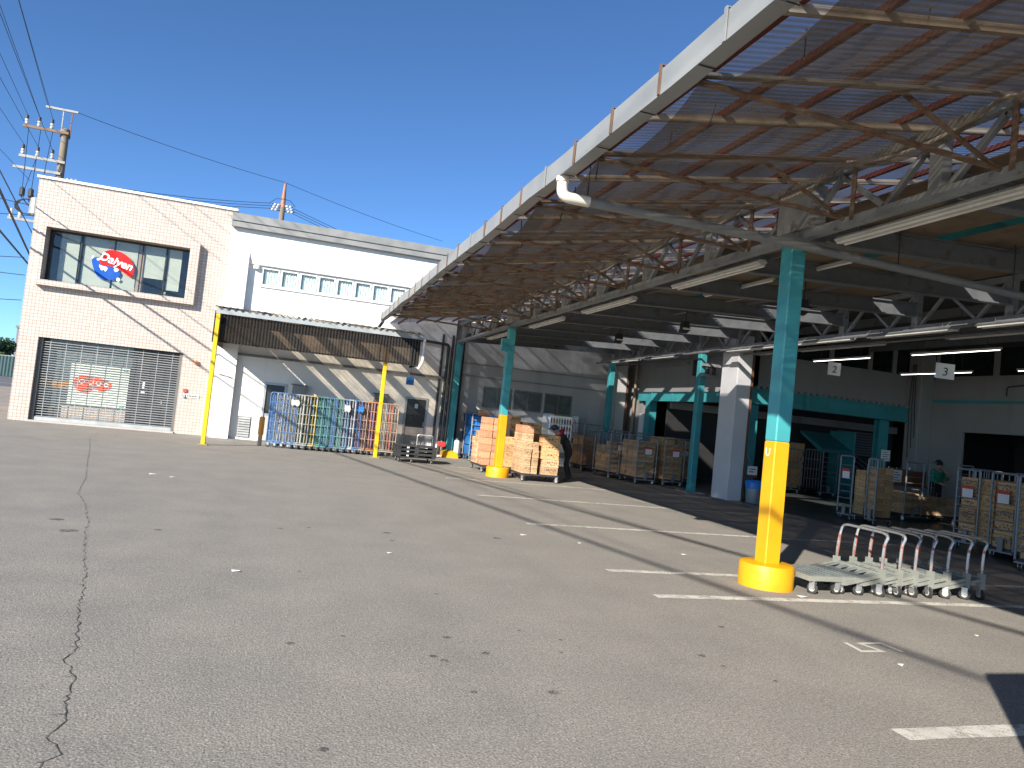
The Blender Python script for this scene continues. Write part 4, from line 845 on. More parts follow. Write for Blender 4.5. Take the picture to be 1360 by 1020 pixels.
MB().box(RX+4, RX+4.1, -4, RY, 0, 3).box(RX+.3, RX+4, -4, RY, 2.9, 2.95).box(RX+.26, RX+4.1, -4.1, -4.0, 0, 3).box(RX, RX+.25, -4, 1.0, 0, 2.478).build('dark_room_wall', DARKI, wh)
MB().tube(rounded([(RX-.03, 14.5, 3.5), (RX-.03, 14.5, 3.75), (RX-.03, 13.9, 3.8), (RX-.03, 13.9, 3.5)], .08), .02, 6).build('conduit', DARKM, wh)
for k in range(3): MB().tube([(RX-.52, RY-.4+.1*k, 2.2-.3*k), (RX-.53, RY-.35+.1*k, 3.2), (RX-.52, RY-.3+.05*k, 4.4)], .012, 5).build('cable', CABLE, wh)
# horn-like bracket on the back column
br = thing('cable_bracket', (BX-.12, 17.85, 3.3), 'grey metal reel bracket fixed high on the teal back column', 'bracket')
MB().box(BX-.1, BX+.45, 17.72, 17.86, 3.58, 3.66).box(BX-.15, BX+.4, 17.72, 17.86, 3.28, 3.36).build('arm', STEEL, br)
MB().lathe((BX+.05, 17.79, 3.37), [(.1, 0), (.06, .03), (.06, .17), (.1, .2)], 14).build('reel', DARKM, br); MB().lathe((BX+.27, 17.79, 3.37), [(.08, 0), (.05, .03), (.05, .17), (.08, .2)], 14).build('reel', DARKM, br)
# ------------------------------------------------------------------ utility poles and wires
def pole(x, y, top, label, arms=True):
    t = thing('utility_pole', (x, y, 0), label, 'utility pole')
    MB().tube([(x, y, 0), (x, y, top*.5), (x, y, top)], [.2, .17, .13], 14).build('shaft', POLEC, t, smooth=True)
    return t
PY1 = 33.
up = pole(-9.76, PY1, 11.28, 'concrete utility pole with three crossarms behind the tiled building')
def arm(z, xa, xb, mat, ins):
    a = MB().box(xa, xb, PY1-.2, PY1-.13, z-.05, z+.05).build('crossarm', mat, up)
    for x in ins:
        MB().lathe((x, PY1-.165, z+.05), [(.035, 0), (.07, .04), (.07, .1), (.04, .13), (.07, .16), (.06, .22), (.02, .24)], 10).build('insulator', PORC, a)
        MB().lathe((x, PY1-.165, z+.25), [(.05, 0), (.06, .05), (.06, .16), (.03, .2)], 8).build('insulator_cap', BLACKP, a)
    return a
WOODA = M('arm_rusty', (.2, .13, .08), .8); GALV = M('arm_galvanised', (.24, .24, .23), .5, .4)
arm(11.08, -11.2, -9.6, WOODA, (-11.09, -10.66, -10.21)); arm(9.88, -11.2, -9.6, GALV, (-11.09, -10.58, -10.07))
MB().box(-11.35, -9.7, PY1-.2, PY1-.12, 9.36, 9.46).build('crossarm', GALV, up)
MB().box(-10.55, -9.4, PY1-.05, PY1+.03, 12.0, 12.08).build('top_arm', GALV, up)
for x in (-9.92, -9.6): MB().bar((x, PY1, 10.9), (x, PY1, 12.0), .04, .04).build('top_post', GALV if x < -9.8 else BRN, up)
MB().box(-11.3, -9.7, PY1-.2, PY1-.12, 7.3, 7.4).build('crossarm', GALV, up)
for x in (-11.2, -10.9): MB().lathe((x, PY1-.16, 7.4), [(.06, 0), (.07, .05), (.05, .3), (.03, .34)], 8).build('fuse', PORC, up)
MB().lathe((-10.35, PY1-.25, 7.55), [(.18, 0), (.24, .06), (.24, .62), (.2, .7), (.1, .74)], 16).build('transformer', M('transformer_grey', (.3, .31, .31), .5, .2), up)
for k in range(8):
    a0 = k*.8; MB().tube([(-10.6+.35*math.cos(a0+q*.6)*(1+.1*k % .4), PY1-.4, 7.85+.3*math.sin(a0+q*.6)) for q in range(8)], .018, 5).build('jumper_cable', CABLE, up)
for x in (-9.45, -9.3, -9.15): MB().lathe((x, PY1-.1, 9.0), [(.05, 0), (.08, .05), (.04, .1), (.08, .15), (.04, .2), (.08, .25), (.03, .3)], 8).build('insulator', PORC, up); 
MB().box(-9.8, -9.05, PY1-.14, PY1-.06, 8.95, 9.0).build('crossarm', DARKM, up)
for k in range(5): MB().tube([(-11.0+.42*k % 1.3, PY1-.16, 11.1 if k < 3 else 9.8), (-10.9+.3*k % 1.2, PY1-.25, 8.2), (-10.6, PY1-.3, 7.9)], .012, 4).build('jumper_cable', CABLE, up)
for k in range(7):
    x_, z_ = -10.9+.2*k, 8.6-.12*(k % 3); MB().tube(rounded([(x_, PY1-.25, z_), (x_+.1, PY1-.35, z_-.5), (-10.3+.05*k, PY1-.3, 7.7)], .2), .016, 5).build('jumper_cable', CABLE, up)
MB().box(-10.0, -9.5, PY1-.35, PY1-.12, 8.35, 8.75).build('switch_box', DARKM, up); MB().box(-9.65, -9.15, PY1-.3, PY1-.05, 9.02, 9.22).build('cable_joint', BLACKP, up)
for k in range(3): MB().lathe((-10.9+.3*k, PY1-.25, 8.25), [(.06, 0), (.1, .05), (.1, .3), (.05, .36)], 10).build('cutout', DARKM, up)
u2 = pole(-1.38, 38., 10.9, 'slim utility pole with black and white insulators behind the white building')
MB().tube([(-1.38, 38, 10.9), (-1.38, 38, 12.15)], [.13, .06], 12).build('steel_cap', M('pole_rust', (.35, .16, .1), .6, dirt=(.5, .4, .35)), u2, smooth=True)
for s in (-1, 1):
    for k in range(3):
        z = 10.95-.13*k; x = -1.38+s*(.2+.05*k)
        for j in range(2): MB().lathe((x+s*j*.17, 37.9, z-.06), [(.03, 0), (.07, .03), (.07, .09), (.03, .12)], 8).build('insulator', PORC, u2)
        MB().tube([(-1.38, 37.95, z), (x+s*.3, 37.9, z+.02)], .03, 6).build('strain_clamp', BLACKP, u2)
    MB().tube([(-1.38+s*.6, 37.9, 11.0), (-1.38+s*.35, 37.9, 11.25), (-1.38, 37.9, 11.3)], .015, 5).build('jumper_cable', CABLE, u2)
u3 = pole(-.6, -15.2, 11.4, 'concrete utility pole standing across the yard, carrying the overhead wires')
for z, xa, xb in ((11.33, -3.2, -.3), (10.15, -5.2, -.5), (6.4, -2, 1.6), (8.9, -7.4, -.4)): MB().box(xa, xb, -15.1, -15.0, z-.1, z).build('crossarm', GALV, u3)
def wire(a, b, r, label, sag=.25, n=16):
    a, b = Vector(a), Vector(b)
    tag(MB().tube([a.lerp(b, k/n)-Vector((0, 0, sag*4*(k/n)*(1-k/n))) for k in range(n+1)], r, 5).build('overhead_wire', CABLE), label, 'wire', 'overhead wires')
LW = 'thin black overhead wire running to the utility pole behind the tiled building'
for a, b in [((-11.1, 33, 11.5), (-2.82, -15, 11.35)), ((-10.67, 33, 11.47), (-1.6, -15, 11.32)), ((-10.22, 33, 11.48), (-.8, -15, 11.33)), ((-11.09, 33, 10.33), (-4.79, -15, 10.15)), ((-10.59, 33, 10.3), (-3.37, -15, 10.15)), ((-10.1, 33, 10.27), (-1.39, -15, 10.12)), ((-10.73, 32.9, 8.95), (-7.01, -15, 8.9)), ((-10.5, 33, 12.1), (-.7, -15, 11.4))]:
    wire(a, b, .009, LW, .0)
LC = 'thick black bundled cable hanging low beside the utility pole'
for a, b, r in [((-10.44, 33, 6.89), (.37, -15, 6.4), .018), ((-10.41, 33, 5.99), (1.02, -15, 6.35), .034), ((-10.43, 33, 5.65), (-1.61, -15, 6.35), .034)]:
    wire(a, b, r, LC, .0)
for a, b in [((-9.45, 33, 12.05), (-1.38, 37.95, 12.15)), ((-1.38, 37.95, 12.15), (8, 44, 12.0))]: wire(a, b, .012, 'single thin top wire crossing the sky between the two utility poles', .12)
for k in range(3):
    wire((-9.3+.12*k, 33, 9.25-.1*k), (-1.95, 37.9, 10.98-.13*k), .013, 'black power wire strung between the two utility poles', .15); wire((-.85, 37.9, 10.9-.13*k), (10, 44, 9.4-.13*k), .013, 'black power wire strung onward from the slim utility pole', .1)
for (x1, z1, x0, z0) in [(-10.6, 8.0, -30, 10), (-10.5, 7.6, -30, 6.2), (-10.6, 5.9, -30, 4.5), (-10.5, 5.2, -30, 5.6), (-10.5, 4.2, -32, 3.2)]:
    wire((x1, 33, z1), (x0, 30, z0), .014, 'thin cable leading off sideways from the utility pole by the road', .3)

# ------------------------------------------------------------------ roll cages
def caster(parent, x, y, z, r=.055, mat=WHEELW, ang=0.):
    f = MB(); c, s = math.cos(ang), math.sin(ang)
    f.box(-.04, .04, -.035, .035, z-.012, z); f.box(-.03, -.022, -.03, .03, r*.9, z-.012); f.box(.022, .03, -.03, .03, r*.9, z-.012)
    w_ = MB(); w_.loft([[( xx, math.cos(2*math.pi*j/14)*rr, r+math.sin(2*math.pi*j/14)*rr) for j in range(14)] for xx, rr in ((-.017, r*.8), (-.014, r), (.014, r), (.017, r*.8))])
    h = MB(); h.loft([[(xx, math.cos(2*math.pi*j/10)*r*.55, r+math.sin(2*math.pi*j/10)*r*.55) for j in range(10)] for xx in (-.019, .019)])
    for m_ in (f, w_, h): m_.v = [Vector((v.x*c-v.y*s+x, v.x*s+v.y*c+y, v.z)) for v in m_.v]
    fo = f.build('caster', CHROME, parent, local=True); w_.build('wheel', BLACK, fo, local=True); h.build('hub', mat, fo, local=True); return fo
def U(pts, r, n=7, rad=.06): return MB().tube(rounded(pts, rad), r, n)
def cage_panel(parent, name, mat, o, d, H, z0, nbar, rails, r=.013):
    """rounded tube frame from point o along vector d, with rails and thin bars"""
    o = Vector((*o, 0)); d = Vector((*d, 0)); zv = Vector((0, 0, 1)); m_ = MB()
    m_.tube(rounded([o+zv*z0, o+zv*H, o+d+zv*H, o+d+zv*z0], .07), r, 7)
    for k in range(rails): z = z0+.02+(H-z0-.02)*k/rails; m_.tube([o+zv*z, o+d+zv*z], r*.8, 6)
    for k in range(1, nbar): p = o+d*k/nbar; m_.tube([p+zv*(z0+.02), p+zv*H], r*.62, 5)
    return m_.build(name, mat, parent, local=True)
def nest_cage(mat, label):
    t = thing('roll_cage', (0, 0, 0), label, 'roll cage', 'empty roll cages nested in a row')
    cage_panel(t, 'side_panel', mat, (0, 0), (.76, 0), 1.6, .17, 9, 5, .016)
    cage_panel(t, 'side_panel', mat, (0, .85), (.76, 0), 1.6, .17, 9, 5, .016)
    cage_panel(t, 'end_panel', mat, (.02, .02), (0, .81), 1.55, .17, 6, 4, .014)
    MB().box(0, .76, -.02, .02, .13, .165).box(0, .76, .83, .87, .13, .165).box(.72, .76, .02, .83, .13, .165).build('base_frame', mat, t, local=True)
    dk = MB()
    for k in range(7): dk.bar((.08, .1+.11*k, .19), (.14, .1+.11*k, 1.05), .04, .015)
    dk.build('folded_deck', mat, t, local=True)
    for x, y, a in ((.06, 0, .3), (.7, 0, -.6), (.06, .85, 0), (.7, .85, .5)): caster(t, x, y, .13, .062, mat=DARKM, ang=a+1.2)
    return t
def mute(c): g = sum(c)/3*.5+.1; return tuple((x*.78+g*.22)*.8 for x in c)
NC = {'blue': (.05, .2, .5), 'white': (.6, .62, .6), 'yellow': (.7, .5, .08), 'grey': (.36, .38, .38), 'green': (.08, .3, .22), 'teal': (.08, .3, .33), 'orange': (.7, .24, .04), 'violet': (.22, .13, .36), 'red': (.6, .1, .04), 'tan': (.45, .33, .22), 'sky': (.14, .33, .5)}
seq = ['blue', 'white', 'grey', 'yellow', 'green', 'teal', 'blue', 'green', 'sky', 'white', 'blue', 'tan', 'violet', 'orange', 'grey', 'red', 'tan']
protos = {}; seen = {}
for k, cn_ in enumerate(seq):
    seen[cn_] = seen.get(cn_, 0)+1
    lab = f'{cn_ if cn_ not in ("sky",) else "sky blue"} framed empty roll cage nested in the row under the lean-to'
    if cn_ not in protos: protos[cn_] = t = nest_cage(M('cage_'+cn_, mute(NC[cn_]), .5, .15, var=.25, vs=9, dirt=(.25, .2, .16), dscale=11, damt=(.56, .7)), lab)
    else: t = copy_tree(protos[cn_])
    t['label'] = lab; t.location = (-.5+k*.187, 22.2+rnd.uniform(-.03, .03)+k*.006, 0); t.rotation_euler = (0, 0, R_(-7))
# bits hung on the nested cages
for k, (x, z, m_, w_, h_) in enumerate([(.2, 1.36, M('cloth_white', (.5, .49, .47), .9), .22, .17), (1.7, 1.34, M('cloth_white', (0, 0, 0)), .16, .2), (2.1, 1.36, BLUEP, .15, .17)]):
    mb = MB(); p_ = smoothloop([(x-w_*.42, z-h_*.5), (x-w_*.05, z-h_*.38), (x+w_*.3, z-h_*.6), (x+w_*.55, z-h_*.05), (x+w_*.35, z+h_*.5), (x-w_*.1, z+h_*.36), (x-w_*.5, z+h_*.5)], 3)
    mb.loft([[(a, 22.05, b) for a, b in p_], [((a-x)*1.1+x, 22.1, (b-z)*1.1+z) for a, b in p_], [((a-x)*.9+x, 22.155, (b-z)*.9+z) for a, b in p_]])
    tag(mb.build('cloth_bag', m_, smooth=True), ['crumpled white bag tied to the left end of the nested cages', 'crumpled white bag tied to the middle of the nested cages', 'blue bag tied to the nested cages beside a white bag'][k], 'bag')

def loaded_cage(mat, label, W=.66, D=1.05, H=1.5, group='loaded roll cages', card=True, ladder=(0., 1.), back=True):
    t = thing('roll_cage', (0, 0, 0), label, 'roll cage', group)
    MB().box(0, W, 0, D, .15, .19).box(.02, W-.02, .02, D-.02, .19, .2).build('deck', DARKM, t, local=True)
    xa, xb = W*ladder[0], W*ladder[1]
    fr = MB(); fr.tube(rounded([(xa, -.03, .17), (xa, -.03, H), (xb, -.03, H), (xb, -.03, .17)], .05), .019, 8)
    for k in range(7): z = .36+k*(H-.42)/7; fr.tube([(xa, -.03, z), (xb, -.03, z)], .012, 6)
    fr.build('ladder_frame', mat, t, local=True)
    MB().box(xa, xb, -.05, 0, .12, .15).box((xa+xb)/2-.05, (xa+xb)/2+.05, -.05, -.02, .15, .36).build('foot_bracket', mat, t, local=True)
    if back: cage_panel(t, 'rear_panel', mat, (0, D+.03), (W, 0), H, .17, 5, 4, .017)
    if card:
        cx = (xa+xb)/2
        c = MB().box(cx-.12, cx+.13, -.058, -.05, H-.5, H-.3).build('card_holder', REDC, t, local=True)
        MB().box(cx-.09, cx+.13, -.064, -.059, H-.52, H-.36).build('paper_card', PAPER, c, local=True)
    for x, y, a in ((.05, .03, .4), (W-.05, .03, 1.2), (.05, D-.05, 0), (W-.05, D-.05, .3)): caster(t, x, y, .15, .062, ang=a)
    return t
CG = M('cage_plain_steel', (.27, .285, .3), .45, .3, var=.2, vs=9, dirt=(.2, .16, .13), dscale=12)
CARTONS = {}
def carton(sx, sy, sz, mat):
    key = (round(sx, 3), round(sy, 3), round(sz, 3), mat.name)
    if key not in CARTONS:
        o = MB().cbox(-sx/2, sx/2, -sy/2, sy/2, 0, sz, .006).build('carton', mat, local=True); CARTONS[key] = o.data; bpy.data.objects.remove(o)
    o = bpy.data.objects.new('carton', CARTONS[key]); col.objects.link(o); return o
def stack(org, rz_, x0, x1, y0, y1, z0, heights, nx, ny, nz_max, sz, mat, label, group, jit=.012, rows=None):
    """cartons in nx by ny columns; heights[i][j] gives the number of layers; only the outer ones are built"""
    sx, sy = (x1-x0)/nx, (y1-y0)/ny; c, s = math.cos(rz_), math.sin(rz_)
    for i in range(nx):
        for j in range(ny):
            h = heights(i, j) if callable(heights) else heights
            for k in range(h):
                if not ((i == 0 and rz_ > -1) or j == 0 or (i == nx-1 and rz_ < -1) or k == h-1): continue
                x = x0+sx*(i+.5)+rnd.uniform(-jit, jit); y = y0+sy*(j+.5)+rnd.uniform(-jit, jit)
                m_ = mat(i, j, k) if callable(mat) else mat
                o = carton(sx-.016, sy-.016, sz-.006, m_); o.location = (org[0]+x*c-y*s, org[1]+x*s+y*c, org[2]+z0+k*sz); o.rotation_euler = (0, 0, rz_+rnd.uniform(-.02, .02))
                tag(o, label, 'carton', group)
def place(t, x, y, rz_=0): t.location = (x, y, 0); t.rotation_euler = (0, 0, rz_); return t
def cage_with(x, y, rz_, label, clabel, cgroup, n, sz, h, mat, W=.66, D=1.05, H=1.5, **kw):
    t = place(loaded_cage(CG, label, W, D, H, **kw), x, y, rz_)
    if n: stack((x, y, 0), rz_, .03, W-.03, .02, D-.03, .2, h, n[0], n[1], 9, sz, mat, clabel, cgroup)
    return t
# middle group, in the shade by the first dock
cage_with(9.75, 20.75, .05, 'half loaded roll cage with red card beside the dark cage', 'brown carton on the half loaded roll cage', 'cartons on the half loaded cage', (2, 3), .16, lambda i, j: (5 if i == 0 else 3)+(1 if j == 0 and i == 0 else 0), C_LIGHT, W=.68, H=1.42)
cage_with(10.05, 19.5, .03, 'full roll cage with a white card in the middle of the shaded row', 'speckled brown carton on the full cage in the middle of the shaded row', 'cartons on the middle shaded cage', (2, 3), .155, lambda i, j: 7, lambda i, j, k: C_LIGHT if i == 0 else C_DARK, W=.66, H=1.42)
cage_with(11.0, 19.55, .02, 'full roll cage with a red card next to the dock opening', 'brown carton on the cage next to the dock opening', 'cartons on the dock side cage', (2, 2), .18, lambda i, j: 6 if j == 0 else 7, C_DARK, W=.68, H=1.42)
cage_with(11.85, 20.4, -.03, 'roll cage just inside the dock opening by the blue tarpaulin', 'brown carton on the cage just inside the dock opening', 'cartons inside the dock opening', (2, 2), .3, lambda i, j: 4, C_DARK, W=.6, H=1.45)
cage_with(9.85, 23.2, 0, 'dark roll cage with red printed cartons beside the vending machine', 'carton with red print on the dark cage beside the vending machine', 'red printed cartons by the vending machine', (1, 2), .34, lambda i, j: 3, C_REDP, W=.62, H=1.62, card=False)
cage_with(10.5, 22.3, 0, 'empty looking roll cage standing behind the half loaded one', 'dull carton low on the cage behind the half loaded one', 'cartons behind the half loaded cage', (1, 2), .4, lambda i, j: 2, C_DARK, W=.62, H=1.5)
cage_with(11.2, 21.9, .1, 'roll cage at the teal jamb with a pale card', 'brown carton on the cage at the teal jamb', 'cartons at the teal jamb', (1, 2), .5, lambda i, j: 2, C_DARK, W=.62, H=1.5)
# right-hand group
cage_with(12.75, 14.2, -1.5708, 'tall ladder framed cage with red card left of the carton wall', None, None, None, 0, 0, None, W=.42, D=.8, H=1.5, group='loaded roll cages in the bay')
t = place(loaded_cage(CG, 'low platform cage carrying a wall of flat cartons', .7, .5, 1.5, 'loaded roll cages in the bay', False, (.62, 1.0), back=False), 12.8, 13.82, -1.5708)
stack((12.8, 13.82, 0), -1.5708, .0, .34, .0, .48, .2, 7, 1, 2, 9, .145, C_BROWN, 'flat brown carton in the left part of the carton wall', 'cartons in the left of the carton wall')
stack((12.8, 13.82, 0), -1.5708, .35, .68, .0, .48, .2, lambda i, j: 8, 1, 2, 9, .14, C_DARK, 'flat brown carton in the right part of the carton wall', 'cartons in the right of the carton wall')
t = place(loaded_cage(CG, 'wide cage with two layers of tall printed cartons below the counter', 1.75, .8, 1.5, 'loaded roll cages in the bay', False, (0, .32), back=False), 15.0, 14.5, .02)
stack((15.0, 14.5, 0), .02, .0, .5, .0, .78, .2, 4, 1, 2, 9, .13, C_DARK, 'flat dull carton at the ladder end of the wide cage', 'cartons at the ladder end of the wide cage')
stack((15.0, 14.5, 0), .02, .52, 1.74, .0, .78, .2, 2, 4, 1, 9, .225, C_LIGHT, 'tall printed carton on the wide cage below the counter', 'tall printed cartons below the counter')
cage_with(12.36, 10.7, -1.5708, 'full roll cage with white card on red holder near the flat trolleys', 'large brown carton on the full cage near the flat trolleys', 'large cartons near the flat trolleys', (2, 2), .29, lambda i, j: 4, C_BROWN, W=.78, H=1.5, ladder=(0, .6), group='loaded roll cages in the bay')
cage_with(12.15, 9.82, -1.6, 'roll cage with orange red holder and mixed cartons at the bay edge', 'mixed brown carton on the cage at the bay edge', 'mixed cartons at the bay edge', (2, 2), .23, lambda i, j: 5, C_BROWN, W=.8, H=1.5, ladder=(0, .6), group='loaded roll cages in the bay')
cage_with(11.3, 8.66, -1.52, 'roll cage with thick white posts at the outer bay edge', 'brown carton on the cage with thick white posts', 'cartons on the thick posted cage', (2, 1), .25, lambda i, j: 5, C_DARK, W=.8, H=1.5, ladder=(0, .6), group='loaded roll cages in the bay')
cage_with(15.3, 11.9, 0, 'roll cage standing behind the full cage near the flat trolleys', 'dull carton on the rear cage behind the trolleys', 'dull cartons behind the trolleys', (2, 1), .33, lambda i, j: 3, C_DARK, W=.75, H=1.5, group='loaded roll cages in the bay')
cage_with(13.7, 10.4, 0, 'roll cage with low cartons deep behind the bay edge cages', 'dull carton on the deep cage behind the bay edge', 'dull cartons deep behind the bay edge', (2, 1), .33, lambda i, j: 3, C_DARK, W=.75, H=1.5, group='loaded roll cages in the bay')
cage_with(16.5, 14.35, 0, 'tall empty roll cage with a red and white card by the grey pier', None, None, None, 0, 0, None, W=.5, D=.8, H=1.55, group='loaded roll cages in the bay')
# deep in the room behind the teal beam
cage_with(16.1, 20.6, 0, 'cage of flat cartons in the dark room behind the teal beam', 'flat carton in the dark room behind the teal beam', 'cartons in the dark room', (2, 1), .155, 8, C_BROWN, W=.7, H=1.5, card=False)
tag(MB().cbox(16.85, 17.4, 21.2, 21.3, .25, 1.72, .01).build('cardboard_sheet', C_DARK), 'tall brown cardboard sheet standing in the dark room', 'cardboard sheet')
cage_with(17.5, 20.4, 0, 'empty grey roll cage in the dark room below the teal chute', None, None, None, 0, 0, None, W=.62, D=.8, H=1.55, card=False)
tag(MB().box(16.8, 17.45, 21.15, 21.35, .0, .25).build('low_dolly', DARKM), 'low dark dolly under the cardboard sheet in the dark room', 'dolly')

# ------------------------------------------------------------------ sunlit carts by the second column
t = place(loaded_cage(CG, 'low platform trolley loaded with sunlit cartons pushed by a worker', 1.02, .95, .62, 'loaded platform trolleys', False, (.0, .0), back=False), 5.85, 17.55, 0)
for ch in list(t.children):
    if ch.name.startswith(('ladder_frame', 'foot_bracket')): bpy.data.objects.remove(ch)
OC = 'sunlit carton on the trolley pushed by the worker'
stack((5.85, 17.55, 0), 0, .0, .24, .02, .92, .2, lambda i, j: 6, 1, 3, 9, .205, lambda i, j, k: C_ORANGE if k == 5 else C_LIGHT, 'sunlit printed carton at the tall end of the worker\'s trolley', 'cartons at the tall end of the trolley')
stack((5.85, 17.55, 0), 0, .25, .43, .02, .92, .2, lambda i, j: 4, 1, 2, 9, .205, C_LIGHT, 'narrow sunlit carton in the middle of the worker\'s trolley', 'narrow cartons on the trolley')
stack((5.85, 17.55, 0), 0, .54, 1.0, .02, .92, .2, lambda i, j: 2, 1, 2, 9, .2, C_LIGHT, 'wide sunlit carton with dark marks low on the worker\'s trolley', 'low wide cartons on the trolley')
stack((5.85, 17.55, 0), 0, .5, 1.0, .02, .92, .6, lambda i, j: 3, 1, 2, 9, .21, C_BROWN, 'wide sunlit carton stacked high on the worker\'s trolley', 'high wide cartons on the trolley')
t = place(loaded_cage(CG, 'platform trolley with sunlit orange printed cartons behind the yellow column', 1.0, 1.2, .6, 'loaded platform trolleys', False, (0, 0), back=False), 5.22, 19.25, 0)
for ch in list(t.children):
    if ch.name.startswith(('ladder_frame', 'foot_bracket')): bpy.data.objects.remove(ch)
stack((5.22, 19.25, 0), 0, .0, .5, .0, .55, .2, lambda i, j: 7, 2, 2, 9, .19, lambda i, j, k: C_ORANGE, 'orange printed carton behind the yellow column', 'orange cartons behind the yellow column')
stack((5.22, 19.25, 0), 0, -.02, .5, .57, 1.18, .2, lambda i, j: 5 if j == 0 else 4, 1, 2, 9, .185, C_LIGHT, 'light speckled carton at the rear of the orange carton trolley', 'light cartons at the rear trolley')
stack((5.22, 19.25, 0), 0, .52, .98, .1, 1.1, .2, lambda i, j: 4, 1, 2, 9, .21, C_BROWN, 'brown carton on the far side of the orange carton trolley', 'brown cartons on the far side trolley')
t = place(loaded_cage(CG, 'roll cage of plain cartons standing in the shade by the rear windows', 1.1, .9, 1.2, 'loaded platform trolleys', False, (0, 0), back=False), 6.65, 21.5, 0)
stack((6.65, 21.5, 0), 0, .0, .34, .0, .85, .2, 5, 1, 2, 9, .29, C_DARK, 'tall stacked carton in the shade below the rear windows', 'tall cartons below the rear windows')
stack((6.65, 21.5, 0), 0, .4, 1.05, .0, .85, .2, 4, 2, 2, 9, .32, C_DARK, 'square carton in the shade beside the vending machine', 'square cartons beside the vending machine')
# blue crates
t = place(loaded_cage(CG, 'roll cage full of blue plastic crates beside the teal corner column', .62, .9, 1.6, 'loaded roll cages', False), 5.88, 23.35, 0)
CR = None
def crate(x, y, z, label, w=.54, d=.38, h=.3):
    global CR
    if CR is None:
        m_ = MB(); m_.loft([[(-w/2, -d/2, 0), (w/2, -d/2, 0), (w/2, d/2, 0), (-w/2, d/2, 0)], [(-w/2-.02, -d/2-.02, h), (w/2+.02, -d/2-.02, h), (w/2+.02, d/2+.02, h), (-w/2-.02, d/2+.02, h)], [(-w/2+.0, -d/2+.0, h), (w/2-.0, -d/2+.0, h), (w/2, d/2, h), (-w/2, d/2, h)], [(-w/2+.03, -d/2+.03, .03), (w/2-.03, -d/2+.03, .03), (w/2-.03, d/2-.03, .03), (-w/2+.03, d/2-.03, .03)]])
        for k in range(6): xx = -w/2+.04+k*(w-.08)/5; m_.box(xx-.01, xx+.01, -d/2-.03, -d/2-.005, .02, h-.03)
        m_.box(-w/2-.03, w/2+.03, -d/2-.035, -d/2-.015, h-.04, h)
        o = m_.build('crate', BLUEP, local=True); CR = o.data; bpy.data.objects.remove(o)
    o = bpy.data.objects.new('crate', CR); col.objects.link(o); o.location = (x, y, z); o.rotation_euler = (0, 0, rnd.uniform(-.03, .03)); tag(o, label, 'crate', 'blue plastic crates'); return o
for k in range(4):
    for j in range(2): crate(6.19, 23.6+.43*j, .2+.33*k, 'blue plastic crate inside the roll cage by the teal corner column')
tag(carton(.36, .3, .2, C_ORANGE), 'small red and white carton wedged in the cage of blue crates', 'carton').location = (6.3, 23.55, 1.53)
for x in (6.25, 6.55, 7.0):
    for k in range(5): crate(x+.05*(k % 2), 24.75, .02+.31*k+(.0 if x < 6.5 else 0), 'blue plastic crate in the stacks against the rear wall')
for x, n_ in ((7.55, 5), (8.05, 4)):
    for k in range(n_): crate(x, 24.8, .02+.31*k, 'blue plastic crate in the stacks against the rear wall')

# ------------------------------------------------------------------ vending machine
vm = thing('vending_machine', (9.6, 24.75, 0), 'white drinks vending machine with rows of coloured bottles against the rear wall', 'vending machine')
VX0, VX1, VY = 8.98, 10.16, 24.5
WV = M('white_enamel', (.82, .83, .82), .35, var=.05)
MB().box(VX0, VX1, VY+.04, VY+.62, .12, 1.86).box(VX0+.04, VX1-.04, VY+.1, VY+.55, 0, .12).build('cabinet', WV, vm)
MB().box(VX0+.06, VX1-.24, VY+.03, VY+.045, .98, 1.8).build('display_back', M('display_back', (.75, .77, .77), .5, emit=.12), vm)
cols = [(.05, .2, .5), (.5, .1, .05), (.6, .35, .05), (.5, .45, .4), (.1, .35, .15), (.3, .1, .3), (.05, .3, .55), (.55, .12, .08)]
for r_ in range(3):
    for k in range(8 if r_ < 2 else 4):
        x = VX0+.12+k*.105+(.42 if r_ == 2 else 0); z = 1.54-r_*.25; cm = M('bottle_%d' % ((k+3*r_) % 8), cols[(k*(r_+1)+2*r_) % 8] if r_ == 0 else (cols[1] if k > 3 else cols[6]), .35)
        b = MB().lathe((x, VY+.0, z), [(.03, 0), (.036, .02), (.036, .13), (.016, .17), (.014, .2)], 8).build('bottle', cm, vm)
    MB().box(VX0+.06, VX1-.24, VY-.045, VY+.03, 1.5-r_*.25, 1.535-r_*.25).build('button_strip', WV, vm)
MB().box(VX0+.05, VX1-.23, VY-.06, VY-.055, .97, 1.82).build('display_window', glass_mat('display_glass', (.9, .92, .92), .95), vm)
MB().box(VX0+.2, VX1-.3, VY-.058, VY+.0, 1.82, 1.87).build('header', M('header_brown', (.3, .2, .1), .5), vm)
MB().tube([(VX1-.2+.12*math.sin(a), VY+.036, 1.4+.34*math.cos(a)) for a in [.1+k*.28 for k in range(9)]], .022, 6).build('red_swoosh', M('swoosh', (.7, .2, .05), .4), vm)
for x, z, s in ((VX1-.14, 1.02, .05), (VX1-.3, .92, .045), (VX1-.16, .93, .05), (VX1-.24, .42, .06), (VX1-.1, 1.16, .03)): MB().box(x-s, x+s, VY+.02, VY+.045, z-s*.7, z+s*.7).build('panel_fitting', BLACKP, vm)
MB().box(VX0+.1, VX1-.35, VY+.02, VY+.045, .3, .5).build('delivery_flap', M('flap_grey', (.3, .3, .3), .4), vm)

